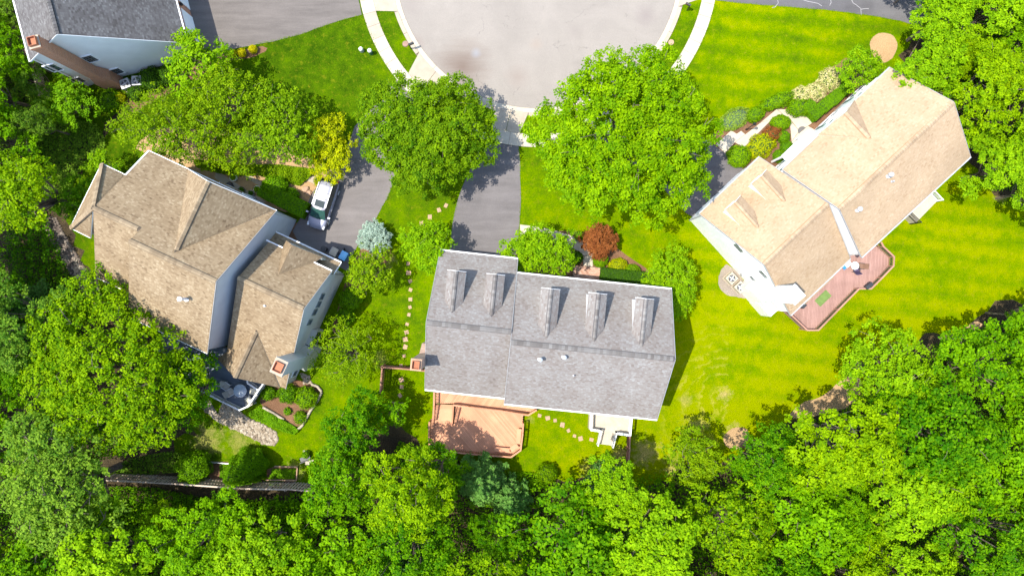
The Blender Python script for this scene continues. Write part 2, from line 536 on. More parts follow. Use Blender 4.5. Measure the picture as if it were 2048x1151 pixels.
M['sidingL'] = siding_mat("grey_siding", (0.50, 0.51, 0.54))
M['stucco'] = simple("grey_stucco", (0.42, 0.42, 0.39), 0.8, var=0.12, scale=1.5)
M['brick'] = brick_mat("red_brick", (0.44, 0.17, 0.08), (0.32, 0.12, 0.06), (0.40, 0.30, 0.22))
M['brickT'] = brick_mat("tan_brick", (0.50, 0.30, 0.20), (0.38, 0.22, 0.14), (0.5, 0.42, 0.35))
M['clay'] = simple("clay_flue", (0.36, 0.13, 0.06), 0.8)
M['glass'] = simple("window_glass", (0.02, 0.03, 0.035), 0.06, var=0.3)
M['sash'] = simple("window_sash", (0.16, 0.19, 0.18), 0.5)
M['shutter'] = simple("green_shutter", (0.10, 0.17, 0.14), 0.6)
M['black'] = simple("black_metal", (0.015, 0.015, 0.016), 0.4)
M['dark'] = simple("dark_plastic", (0.03, 0.032, 0.035), 0.5)
M['galv'] = simple("galvanised", (0.50, 0.51, 0.52), 0.4, metal=0.3)
M['grey'] = simple("grey_metal", (0.36, 0.37, 0.36), 0.5)
SH = {
 'C': [(0.168, 0.140, 0.122), (0.208, 0.184, 0.165), (0.228, 0.208, 0.188), (0.247, 0.234, 0.216), (0.285, 0.279, 0.262)],
 'R': [(0.34, 0.235, 0.14), (0.40, 0.29, 0.178), (0.42, 0.308, 0.193), (0.44, 0.325, 0.208), (0.475, 0.36, 0.24)],
 'L': [(0.165, 0.113, 0.064), (0.25, 0.18, 0.105), (0.29, 0.213, 0.126), (0.325, 0.247, 0.15), (0.385, 0.305, 0.195)],
 'T': [(0.085, 0.076, 0.072), (0.11, 0.102, 0.098), (0.135, 0.127, 0.122), (0.16, 0.153, 0.148), (0.20, 0.195, 0.19)],
}
for k, c in SH.items():
    M['sh' + k] = shingle_mat("shingle_" + k, c)
    M['un' + k] = shingle_mat("underlay_" + k, [tuple(x * .8 for x in c[1]), c[2]], under=True)
    M['cap' + k] = wood_mat("ridge_cap_" + k, tuple(x * (0.6 if k == 'C' else .85) for x in c[1]), tuple(x * (0.9 if k == 'C' else 1.0) for x in c[3]), 0.9)
for k_, c_ in (('C', (.09, .08, .08)), ('R', (.30, .19, .10)), ('L', (.10, .075, .05)), ('T', (.03, .03, .03))): M['dk' + k_] = simple('ridge_shade_strip_' + k_, c_, .9)  # tones for the painted shade lines beside the ridge caps
M['cedar'] = wood_mat("cedar_board", (0.50, 0.225, 0.115), (0.62, 0.305, 0.165), 0.7)
M['cedarR'] = wood_mat("cedar_rail", (0.46, 0.20, 0.105), (0.52, 0.24, 0.13), 0.7)
M['pink'] = wood_mat("faded_red_board", (0.29, 0.165, 0.135), (0.35, 0.205, 0.17), 0.75)
M['pinkR'] = wood_mat("faded_red_rail", (0.34, 0.175, 0.125), (0.38, 0.20, 0.145), 0.75)
M['blueb'] = wood_mat("blue_grey_board", (0.085, 0.11, 0.15), (0.12, 0.15, 0.19), 0.6)
M['greyR'] = wood_mat("grey_white_rail", (0.55, 0.56, 0.58), (0.60, 0.61, 0.63), 0.5)
M['fence'] = wood_mat("weathered_picket", (0.34, 0.255, 0.19), (0.62, 0.51, 0.40), 0.85)
M['fenceB'] = wood_mat("brown_fence", (0.22, 0.10, 0.06), (0.34, 0.17, 0.11), 0.8)
M['bark'] = simple("bark", (0.20, 0.15, 0.11), 0.9, c2=(0.08, 0.06, 0.045), scale=5)
M['barkP'] = simple("pale_bark", (0.42, 0.36, 0.27), 0.9, c2=(0.22, 0.18, 0.13), scale=5)
M['rock'] = shingle_mat("river_stone", [(0.18, 0.135, 0.09), (0.28, 0.225, 0.16), (0.36, 0.30, 0.22), (0.43, 0.37, 0.28), (0.54, 0.48, 0.39)])
M['rockD'] = shingle_mat("swale_stone", [(0.05, 0.04, 0.035), (0.11, 0.085, 0.07), (0.17, 0.135, 0.11), (0.24, 0.20, 0.16), (0.42, 0.36, 0.29)])
LF = {
 'maple':  leaf_mat("maple_leaf", (0.075, 0.20, 0.000), (0.27, 0.44, 0.000), 0.42, hv=0.2),
 'street': leaf_mat("street_tree_leaf", (0.045, 0.130, 0.001), (0.22, 0.36, 0.002), 0.40, hv=0.2),
 'wood':   leaf_mat("wood_leaf", (0.034, 0.140, 0.000), (0.19, 0.38, 0.000), 0.40, hv=0.5),
 'woodY':  leaf_mat("wood_leaf_yellow", (0.065, 0.175, 0.000), (0.285, 0.44, 0.000), 0.42, hv=0.3),
 'woodB':  leaf_mat("wood_leaf_dull", (0.040, 0.125, 0.006), (0.20, 0.33, 0.02), 0.34, hv=0.4),
 'pine':   leaf_mat("pine_needle", (0.040, 0.135, 0.018), (0.14, 0.27, 0.045), 0.15, hv=0.2),
 'locust': leaf_mat("locust_leaf", (0.085, 0.185, 0.001), (0.26, 0.39, 0.002), 0.42, hv=0.2),
 'gold':   leaf_mat("golden_leaf", (0.19, 0.26, 0.001), (0.52, 0.54, 0.002), 0.34, hv=0.0),
 'yellow': leaf_mat("yellow_shrub_leaf", (0.30, 0.28, 0.001), (0.72, 0.64, 0.003), 0.2, hv=0.0),
 'bright': leaf_mat("bright_leaf", (0.085, 0.22, 0.001), (0.27, 0.45, 0.002), 0.4, hv=0.2),
 'hedge':  leaf_mat("hedge_leaf", (0.050, 0.155, 0.001), (0.17, 0.34, 0.002), 0.25, hv=0.2),
 'dkhedge': leaf_mat("dark_hedge_leaf", (0.018, 0.065, 0.003), (0.075, 0.165, 0.005), 0.18, hv=0.2),
 'mat':    leaf_mat("pale_mat_leaf", (0.15, 0.25, 0.02), (0.30, 0.42, 0.05), 0.2, hv=0.0),
 'spruce': leaf_mat("blue_spruce_needle", (0.13, 0.20, 0.15), (0.34, 0.43, 0.34), 0.05, hv=0.0),
 'red':    leaf_mat("red_maple_leaf", (0.13, 0.035, 0.010), (0.36, 0.13, 0.035), 0.3, hv=0.0),
 'flower': leaf_mat("pink_cream_blossom", (0.20, 0.30, 0.01), (0.78, 0.60, 0.36), 0.2, hv=0.0),
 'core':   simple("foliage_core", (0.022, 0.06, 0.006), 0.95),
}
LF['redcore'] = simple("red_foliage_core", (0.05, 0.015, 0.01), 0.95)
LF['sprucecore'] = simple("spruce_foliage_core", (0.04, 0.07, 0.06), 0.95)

# ------------------------------------------------------------------ ground, road, pavements
def P2(pts, h=0.0):
    return [W(x, y, h).xy.to_tuple() for x, y in pts]

def rough_edge(pts, amp=0.15, step=0.5, seed=1):
    rr = random.Random(seed); out = []
    n = len(pts)
    for i in range(n):
        a = Vector(pts[i]); b = Vector(pts[(i + 1) % n]); L = (b - a).length
        k = max(1, int(L / step)); nn = Vector((-(b - a).y, (b - a).x)).normalized()
        for j in range(k):
            q = a.lerp(b, j / k) + nn * rr.uniform(-amp, amp)
            out.append((q.x, q.y))
    return out

def smooth_poly(pts, it=2):
    for _ in range(it):
        o = []
        for i in range(len(pts)):
            a, b = pts[i], pts[(i + 1) % len(pts)]
            o.append((a[0] * .75 + b[0] * .25, a[1] * .75 + b[1] * .25))
            o.append((a[0] * .25 + b[0] * .75, a[1] * .25 + b[1] * .75))
        pts = o
    return pts

def sheet(name, pts, z, m, parent=None, kind='structure'):
    me = bpy.data.meshes.new(name)
    a = sum(pts[i][0] * pts[(i + 1) % len(pts)][1] - pts[(i + 1) % len(pts)][0] * pts[i][1] for i in range(len(pts)))
    if a < 0: pts = list(reversed(pts))
    me.from_pydata([(x, y, z) for x, y in pts], [], [tuple(range(len(pts)))])
    me.update()
    o = obj(name, me, m, parent)
    if kind: o['kind'] = kind
    return o

g = MB(); g.poly([(-600, -600, 0), (600, -600, 0), (600, 600, 0), (-600, 600, 0)])
g.build('lawn', M['lawn'], kind='structure')

CC = W(1075, -67, 0); PXM = 21.33
def ring_pt(rpx, deg):   # deg measured from straight down in the photo, positive to the right
    a = math.radians(deg)
    return (CC.x + rpx / PXM * math.sin(a), CC.y - rpx / PXM * math.cos(a))
road_pts = [ring_pt(284, d) for d in np.linspace(-148, 148, 120)]
road_pts += [(road_pts[-1][0], 110), (road_pts[0][0], 110)]
sheet('road', road_pts, 0.012, M['road'])

def ring_mesh(r0, r1, d0, d1, z0, z1, step=1.5):
    b = MB(); n = max(1, int(abs(d1 - d0) / step)); ds = np.linspace(d0, d1, n + 1)
    pts = [ring_pt(r0, d) for d in ds] + [ring_pt(r1, d) for d in reversed(ds)]
    b.prism(pts, z0, z1)
    return b
kerb = thing('kerb', None, None, (CC.x, CC.y, 0), kind='structure')
def kerb_pieces(d0, d1, kind_):
    n = max(1, round(abs(d1 - d0) / 11.5)); ds = np.linspace(d0, d1, n + 1)
    for a, b_ in zip(ds[:-1], ds[1:]):
        if kind_ == 'pan': ring_mesh(283.6, 292.5, a + .06, b_ - .06, 0.0, 0.03).build('gutter_pan', M['conc2'], kerb)
        else:
            mb = ring_mesh(292.5, 300, a + .06, b_ - .06, 0.0, 0.10)
            mb.build('kerb_stone', M['conc'], kerb)
kerb_pieces(-148, 148, 'pan')
for a, b_ in ((-148, -90), (-72, -54), (-34, -17.4), (-3.5, 15), (32, 74), (92, 148)): kerb_pieces(a, b_, 'top')
ring_mesh(283.0, 300.4, -148, 148, 0.001, 0.018).build('kerb_bed', M['joint'], kerb)
# concrete apron crossings
aprons = thing('driveway_apron', None, None, (CC.x, CC.y, 0), kind='structure')
def apron(d300, d336, name='apron_slab', parts=2):
    for i in range(parts):
        t0, t1 = i / parts, (i + 1) / parts
        a0 = d300[0] + (d300[1] - d300[0]) * t0; a1 = d300[0] + (d300[1] - d300[0]) * t1
        b0 = d336[0] + (d336[1] - d336[0]) * t0; b1 = d336[0] + (d336[1] - d336[0]) * t1
        pts = [ring_pt(292.8, d) for d in np.linspace(a0 + .08, a1 - .08, 6)] + [ring_pt(335, d) for d in np.linspace(b1 - .08, b0 + .08, 6)]
        MB().prism(pts, 0.0, 0.045).build(name, M['conc'], aprons)
apron((-92, -72), (-92, -74.5)); apron((-54, -34), (-50.5, -36)); apron((-17.4, -3.5), (-15.8, -6)); apron((15, 32), (17, 30)); apron((74, 92), (79, 92))
walk = thing('sidewalk', None, None, (CC.x, CC.y, 0), kind='structure')
ds = np.arange(-118, 119, 4.35)
for a, b_ in zip(ds[:-1], ds[1:]):
    mm = M['conc'] if (-78 < a < -66 or a < -85) else M['conc2']
    ring_mesh(335.4, 361, a + .05, b_ - .05, 0.0, 0.05).build('paving_slab', mm, walk)
ring_mesh(335.2, 361.3, -118, 118, 0.001, 0.02).build('slab_bed', M['joint'], walk)

# drives
def drive(pts, m, name='driveway', z=0.02):
    return sheet(name, rough_edge(P2(pts), 0.03, 0.7, 3), z, m)
drive([(794,160),(780,176),(770,190),(750,209),(710,253),(695,290),(688,335),(650,352),(625,385),(600,437),(585,462),(600,490),(700,545),(697,525),(722,480),(748,446),(774,396),(792,350),(815,300),(840,255),(858,221)], M['driveL'])
drive([(979,282),(958,300),(935,350),(915,400),(904,450),(899,500),(902,560),(1010,560),(1030,520),(1038,470),(1042,400),(1040,330),(1037,291)], M['drive'])
drive([(1181,277),(1255,246),(1330,248),(1400,272),(1430,292),(1452,308),(1483,335),(1500,360),(1410,448),(1372,425),(1300,350),(1230,310)], M['driveR'])
drive([(340,-60),(340,70),(401,101),(447,102),(500,92),(560,80),(600,69),(660,48),(700,36),(724,30),(716,-5),(716,-60)], M['driveTL'])
drive([(1402,-40),(1432,1),(1500,8),(1650,20),(1700,26),(1760,34),(1800,42),(1836,53),(1900,60),(1950,-40)], M['driveTR'])
for pts in ([(1555,-4),(1556,6),(1550,14),(1545,16)], [(1607,0),(1615,2),(1636,8),(1644,12)], [(1660,-2),(1662,5),(1658,11)], [(1701,-4),(1706,5),(1714,12),(1722,18),(1722,30)], [(1722,18),(1732,17),(1737,18)]):
    b = MB(); pp = [W(x, y, 0) + Vector((R.uniform(-.05, .05), R.uniform(-.05, .05), 0.023)) for x, y in pts]
    for a, c in zip(pp[:-1], pp[1:]): b.beam(a, c, 0.05, 0.004)
    b.build('crack_seal', M['crack'], kind='structure')

# forest floor and beds
ff = [(-150,-120),(40,-120),(20,-10),(60,130),(78,200),(150,262),(200,270),(232,232),(262,212),(200,300),(150,360),(135,440),(200,600),(262,600),(262,660),(330,700),(370,790),(385,845),(395,865),(350,880),(345,925),(400,935),(412,950),(520,962),(612,968),(650,950),(660,880),(700,860),(790,850),(830,880),(870,905),(960,935),(1040,952),(1095,950),(1180,965),(1230,955),(1300,975),(1345,960),(1370,935),(1440,925),(1490,900),(1545,865),(1590,838),(1700,815),(1780,735),(1850,675),(1925,668),(1960,640),(1990,605),(2080,600),(2300,620),(2300,1500),(-300,1500)]
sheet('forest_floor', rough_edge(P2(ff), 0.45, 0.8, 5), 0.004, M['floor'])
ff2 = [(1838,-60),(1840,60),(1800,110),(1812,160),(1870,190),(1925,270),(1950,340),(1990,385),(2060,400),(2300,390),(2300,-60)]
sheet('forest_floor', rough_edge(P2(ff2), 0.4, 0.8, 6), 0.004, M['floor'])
beds = [
 ([(236,212),(262,190),(340,158),(395,118),(430,106),(455,108),(520,92),(540,98),(500,118),(455,120),(410,150),(345,185),(300,205),(262,232),(240,250)], 'mulch'),
 ([(262,292),(330,250),(420,262),(540,268),(640,330),(690,345),(655,362),(620,400),(600,435),(480,390),(300,310)], 'tanmulch'),
 ([(1136,463),(1175,463),(1228,492),(1262,516),(1298,541),(1330,575),(1330,592),(1180,590),(1030,570),(1030,470),(1090,460)], 'mulch'),
 ([(1455,304),(1400,300),(1430,262),(1480,235),(1525,208),(1555,192),(1585,183),(1625,170),(1660,138),(1700,110),(1740,150),(1780,190),(1700,260),(1560,370),(1500,370)], 'mulch'),
 ([(518,800),(540,762),(580,756),(624,765),(643,779),(618,822),(594,860),(568,840),(527,814)], 'mulch'),
 ([(413,921),(470,924),(470,960),(413,960)], 'mulch'), ([(535,931),(596,932),(594,960),(533,959)], 'mulch'),
 ([(722,488),(755,500),(790,490),(765,545),(705,600),(655,690),(690,560)], 'mulch'),
 ([(595,438),(608,470),(590,485),(560,460)], 'mulch'),
 ([(1437,575),(1436,555),(1444,535),(1458,524),(1510,590),(1495,597),(1475,594),(1452,590)], 'gravel'),
 ([(1570,838),(1600,805),(1640,795),(1672,770),(1692,748),(1730,760),(1710,810),(1640,830)], 'tanmulch'),
 ([(1446,872),(1460,858),(1478,852),(1500,860),(1490,900),(1450,895)], 'tanmulch'),
 ([(1865,677),(1900,668),(1930,655),(1950,640),(1970,650),(1920,680)], 'tanmulch'),
]
M['gravel'] = litter_mat("gravel", [(0.3, (0.16, 0.13, 0.10)), (0.55, (0.30, 0.25, 0.2)), (0.8, (0.45, 0.4, 0.34))], 22)
for i, (pts, mk) in enumerate(beds):
    nm = {'mulch': 'mulch_bed', 'tanmulch': 'bare_soil', 'gravel': 'gravel_bed'}[mk]
    sheet(nm, rough_edge(smooth_poly(P2(pts), 1 if mk != 'gravel' else 2), 0.04, 0.4, i), 0.008 + 0.0008 * i, M[mk])
c = W(1767, 92, 0)
sheet('mulch_ring', rough_edge([(c.x + 1.28 * math.cos(a), c.y + 1.25 * math.sin(a) - (0.35 * max(0, -math.sin(a)) ** 3)) for a in np.linspace(0, 2 * math.pi, 30)[:-1]], 0.04, 0.3, 4), 0.012, M['tanmulch'])

# front walks
wk = thing('front_walk', None, None, W(1180, 520, 0), kind='structure')
for pts in ([(1040,449),(1073,453),(1072,476),(1040,471)], [(1074,453),(1110,461),(1108,484),(1073,477)], [(1111,461),(1150,474),(1146,496),(1109,485)], [(1151,474),(1167,482),(1166,506),(1147,497)], [(1151,488),(1168,482),(1186,509),(1165,511)], [(1165,512),(1186.4,510.2),(1185,533),(1167,531)]):
    MB().prism(P2(pts), 0, R.uniform(.045, .06)).build('concrete_slab', M['conc2'], wk)
wk2 = thing('front_walk', None, None, W(1540, 260, 0), kind='structure')
for pts in ([(1432,289),(1462,261),(1473,268),(1482,262),(1490,269),(1469,285),(1450,306)], [(1470,285),(1490.5,269),(1522,245),(1543,239),(1511,271.5),(1487,295)],
            [(1522,244.4),(1553,218.6),(1566,230),(1544,238.5)], [(1554,218.4),(1574,219.5),(1593,235),(1579,238),(1567,230)], [(1580,238),(1593.6,235.4),(1610,225.6),(1629,242),(1615.5,252),(1598,262)], [(1579,239),(1597.5,262.3),(1583,283)], [(1598.3,262.5),(1615.7,252.5),(1632,262),(1584,302),(1583,284)]):
    MB().prism(P2(pts), 0, R.uniform(.05, .065)).build('concrete_slab', M['conc2'], wk2)
# brick landing at the middle house: small bricks, laid one by one, joined
def brick_pad(pts_px, z, m):
    poly = P2(pts_px); V = []; T = []
    rr = random.Random(3)
    xs = [p[0] for p in poly]; ys = [p[1] for p in poly]
    ca, sa = math.cos(-0.105), math.sin(-0.105)
    cx, cy = sum(xs) / len(xs), sum(ys) / len(ys)
    for j in range(-16, 17):
        for i in range(-16, 17):
            u = (i + (j % 2) * 0.5) * 0.24; v = j * 0.15
            x, y = cx + u * ca - v * sa, cy + u * sa + v * ca
            if inside(np.array([[x, y]]), poly)[0]:
                q = []
                for du, dv in ((-.112, -.068), (.112, -.068), (.112, .068), (-.112, .068)):
                    q.append((x + du * ca - dv * sa, y + du * sa + dv * ca, z + rr.uniform(-.003, .003)))
                V.append(q); T.append(rr.random())
    return quad_mesh('brick', np.array(V), np.array(T))
M['paveb'] = shingle_mat("paving_brick", [(0.36, 0.19, 0.13), (0.46, 0.26, 0.18), (0.52, 0.31, 0.22), (0.58, 0.37, 0.27), (0.60, 0.42, 0.33)])
bp = [(1149,531),(1209,535),(1203,565),(1143,560)]
land = thing('brick_landing', None, None, W(1178, 548, 0), kind='structure')
MB().prism(P2(bp), 0, 0.10).build('landing_base', M['joint'], land)
obj('brick', brick_pad(bp, 0.118, None), M['paveb'], land, kind='stuff')
bp2 = [(1584,303),(1633,264),(1640,268),(1588,312)]
MB().prism(P2(bp2), 0, 0.10).build('entry_step', M['paver'], wk2)

# stepping stones
def stones(pts, label):
    t = thing('stepping_stone_path', None, None, W(*pts[0], 0), kind='structure')
    for (x, y) in pts:
        c = W(x, y, 0); a = R.uniform(-.5, .5); s = R.uniform(.15, .225); q = []
        for k in range(4):
            aa = a + math.pi / 4 + k * math.pi / 2 + R.uniform(-.22, .22)
            q.append((c.x + s * 1.35 * math.cos(aa), c.y + s * 1.35 * math.sin(aa)))
        MB().prism(q, 0, R.uniform(0.025, 0.04)).build('stepping_stone', M['paver'], t)
stones([(892,411),(878,420),(860,434),(844,447),(816,527),(817,545),(820,562),(821,579),(821,598),(820,614),(818,629),(814,648),(813,664),(811,678),(810,693),(808,711),(802,731),(803,759),(803,773),(800,790)], '')
stones([(1079,830),(1095,835),(1110,840),(1125,849),(1137,860),(1149,871),(1161,876),(1183,878)], '')

# ------------------------------------------------------------------ roof machinery
def plane_of(a, b, c):
    n = (b - a).cross(c - a).normalized()
    if n.z < 0: n = -n
    return (a.copy(), n)
def on_plane(px, py, pl):
    d = Vector(((px - 1024) / F, -(py - 575.5) / F, -1.0)); o = Vector((0, 0, H))
    t = (pl[0] - o).dot(pl[1]) / d.dot(pl[1])
    return o + d * t
def z_on(pl, x, y):
    return pl[0].z - ((x - pl[0].x) * pl[1].x + (y - pl[0].y) * pl[1].y) / pl[1].z

def shingles(parent, poly, key, seed=0, tw=0.22, cs=0.14):
    """overlapping shingle tabs laid in courses over a planar roof polygon"""
    rs = np.random.RandomState(seed)
    n = Vector((0, 0, 0))
    for i in range(1, len(poly) - 1): n += (poly[i] - poly[0]).cross(poly[i + 1] - poly[0])
    n.normalize()
    if n.z < 0: n = -n
    up = (Vector((0, 0, 1)) - n * n.z).normalized(); u = up.cross(n).normalized()
    o = poly[0]
    P = [((p - o).dot(u), (p - o).dot(up)) for p in poly]
    us = [p[0] for p in P]; vs = [p[1] for p in P]
    rows = np.arange(min(vs), max(vs) - cs * 0.3, cs)
    A = []; 
    for r, v in enumerate(rows):
        off = rs.uniform(0, tw)
        x = np.arange(min(us) + off - tw, max(us), tw)
        a = x; b = x + tw - 0.012
        A.append(np.stack([a, np.full_like(a, v), b, np.full_like(a, v + cs)], 1))
    A = np.concatenate(A)
    ok = np.ones(len(A), bool)
    e = 0.012
    for (i, j) in ((0, 1), (2, 1), (0, 3), (2, 3)):
        Q = A[:, [i, j]].copy(); Q[:, 0] += e if i == 0 else -e; Q[:, 1] += e if j == 1 else -e
        ok &= inside(Q, P)
    # tabs cut by the outline: shrink to the centre part if the middle is inside
    mid = np.stack([(A[:, 0] + A[:, 2]) / 2, (A[:, 1] + A[:, 3]) / 2], 1)
    A = A[ok]
    un = np.array(u); upn = np.array(up); nn = np.array(n); on = np.array(o)
    def to3(a, b, hgt): return on + a[:, None] * un + b[:, None] * upn + hgt[:, None] * nn
    k = len(A); lift = rs.uniform(0.016, 0.026, k); lo = np.full(k, 0.004)
    p0 = to3(A[:, 0], A[:, 1], lift); p1 = to3(A[:, 2], A[:, 1], lift); p2 = to3(A[:, 2], A[:, 3], lo + .003); p3 = to3(A[:, 0], A[:, 3], lo + .003)
    q0 = to3(A[:, 0], A[:, 1], lo * 0); q1 = to3(A[:, 2], A[:, 1], lo * 0)
    V = np.concatenate([np.stack([p0, p1, p2, p3], 1), np.stack([q0, q1, p1, p0], 1)])
    t = np.clip(rs.beta(2.2, 2.2, k), 0, 1)
    patch = 0.12 * np.sin(A[:, 0] * 1.7 + A[:, 1] * 0.9) * np.sin(A[:, 0] * .6 - A[:, 1] * 1.3)
    t = np.clip(t + patch, 0, 1)
    t2 = np.zeros(k)
    return obj('shingle', quad_mesh('shingle', V, np.concatenate([t, t2])), M['sh' + key], parent, kind='stuff')

_rs = [100]
def roof_slab(house, poly, key, thick=0.14, name='roof_slope'):
    """poly: list of Vector, planar"""
    n = Vector((0, 0, 0))
    for i in range(1, len(poly) - 1): n += (poly[i] - poly[0]).cross(poly[i + 1] - poly[0])
    if n.z < 0: poly = list(reversed(poly))
    b = MB(); k = len(poly)
    b.v = [tuple(p) for p in poly] + [(p.x, p.y, p.z - thick) for p in poly]
    b.f = [tuple(range(k)), tuple(k + i for i in reversed(range(k)))]
    b.mi = [0, 1]
    for i in range(k):
        j = (i + 1) % k
        b.f.append((i, k + i, k + j, j)); b.mi.append(1)
    o = b.build(name, [M['un' + key], M['white']], house)
    _rs[0] += 1
    shingles(o, poly, key, _rs[0])
    return o

_cap = {}
def ridge_caps(house, p, q, key, s1=0.6, s2=0.6, w=0.18, lift=0.025):
    """individual ridge cap shingles; s1/s2 slopes left and right"""
    p = Vector(p); q = Vector(q); d = (q - p); L = d.length; d.normalize()
    k = (key, round(s1, 1), round(s2, 1), w)
    if k not in _cap:
        b = MB(); l = 0.27
        a1 = w * s1 * 0.92; a2 = w * s2 * 0.92
        for x0, x1, z0, z1 in ((0, l, .085, .04),):
            v = [(x0, w, z0 - a1), (x0, 0, z0), (x0, -w, z0 - a2), (x1, w, z1 - a1), (x1, 0, z1), (x1, -w, z1 - a2),
                 (x0, w, z0 - a1 - .05), (x0, 0, z0 - .05), (x0, -w, z0 - a2 - .05)]
            b.v = v; b.f = [(0, 3, 4, 1), (1, 4, 5, 2), (6, 0, 1, 7), (7, 1, 2, 8)]; b.mi = [0] * 4
        _cap[k] = b.mesh('ridge_cap'); _cap[k].materials.append(M['cap' + key])
    me = _cap[k]
    y = Vector((0, 0, 1)).cross(d).normalized(); z = d.cross(y)
    rot = Matrix(((d.x, y.x, z.x), (d.y, y.y, z.y), (d.z, y.z, z.z)))
    n = int(L / 0.255)
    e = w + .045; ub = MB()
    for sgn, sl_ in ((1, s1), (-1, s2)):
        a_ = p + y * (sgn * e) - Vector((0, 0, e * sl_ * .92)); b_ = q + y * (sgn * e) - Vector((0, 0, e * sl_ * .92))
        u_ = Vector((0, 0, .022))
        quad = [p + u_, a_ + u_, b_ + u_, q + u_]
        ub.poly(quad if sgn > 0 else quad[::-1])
    ub.build('ridge_shade_strip', M['dk' + key], house)  # added strips, their dark colour paints the shade along both cap edges
    for i in range(n):
        child_at('ridge_cap', me, None, house, p + d * (i * 0.255 + 0.0) + Vector((0, 0, lift + .001 * (i % 2))), rot)

def strip(house, p, q, w, h, m, name):
    return MB().beam(p, q, w, h).build(name, m, house)

def wall(house, pts, m, inward, name='wall', t=0.12):
    """vertical polygon pts (Vectors), thickened inward"""
    b = MB(); k = len(pts); v = Vector(inward).normalized() * t
    n = Vector((0, 0, 0))
    for i in range(1, k - 1): n += (pts[i] - pts[0]).cross(pts[i + 1] - pts[0])
    if n.dot(v) > 0: pts = list(reversed(pts))
    b.v = [tuple(p) for p in pts] + [tuple(p + v) for p in pts]
    b.f = [tuple(range(k)), tuple(k + i for i in reversed(range(k)))]
    for i in range(k):
        j = (i + 1) % k
        b.f.append((i, k + i, k + j, j))
    b.mi = [0] * len(b.f)
    return b.build(name, m, house)

def window(house, c, out, w, h, mull=True, shutters=False, name='window', mframe=None):
    """c: centre on the wall face (world), out: outward unit horizontal vector"""
    out = Vector((out[0], out[1], 0)).normalized(); u = Vector((0, 0, 1)).cross(out).normalized()
    rz = math.atan2(u.y, u.x)
    c = Vector(c)
    fr = MB(); f = .07
    for s in (-1, 1):
        fr.box(c + u * s * (w / 2) + out * .03, (f, .09, h + f), rz)
        fr.box(c + Vector((0, 0, s * (h / 2))) + out * .035, (w - f, .10, f), rz)
    wo_ = fr.build(name, mframe or M['white'], house)
    MB().box(c + out * .012, (w - f, .03, h - f), rz).build('pane', M['glass'], wo_)
    sb = MB()
    sb.box(c + out * .035, (w - f, .03, .05), rz)
    if mull:
        for s in (-1, 0, 1): sb.box(c + u * s * w * .25 + out * .032, (.022, .02, h - f), rz)
        for s in (-1, 1): sb.box(c + Vector((0, 0, s * h * .25)) + out * .031, (w - f, .02, .022), rz)
    sb.build('sash', M['sash'], wo_)
    if shutters:
        for s in (-1, 1):
            MB().box(c + u * s * (w / 2 + .24) + out * .02, (.36, .05, h + .05), rz).build('shutter', M['shutter'], wo_)
    return wo_

def ray_wall(px, py, p0, n):
    """photo ray meets the vertical plane through p0 with normal n"""
    d = Vector(((px - 1024) / F, -(py - 575.5) / F, -1.0)); o = Vector((0, 0, H))
    t = (Vector((p0.x, p0.y, 0)) - Vector((0, 0, 0))).dot(n) / Vector((d.x, d.y, 0)).dot(n)
    return o + d * t

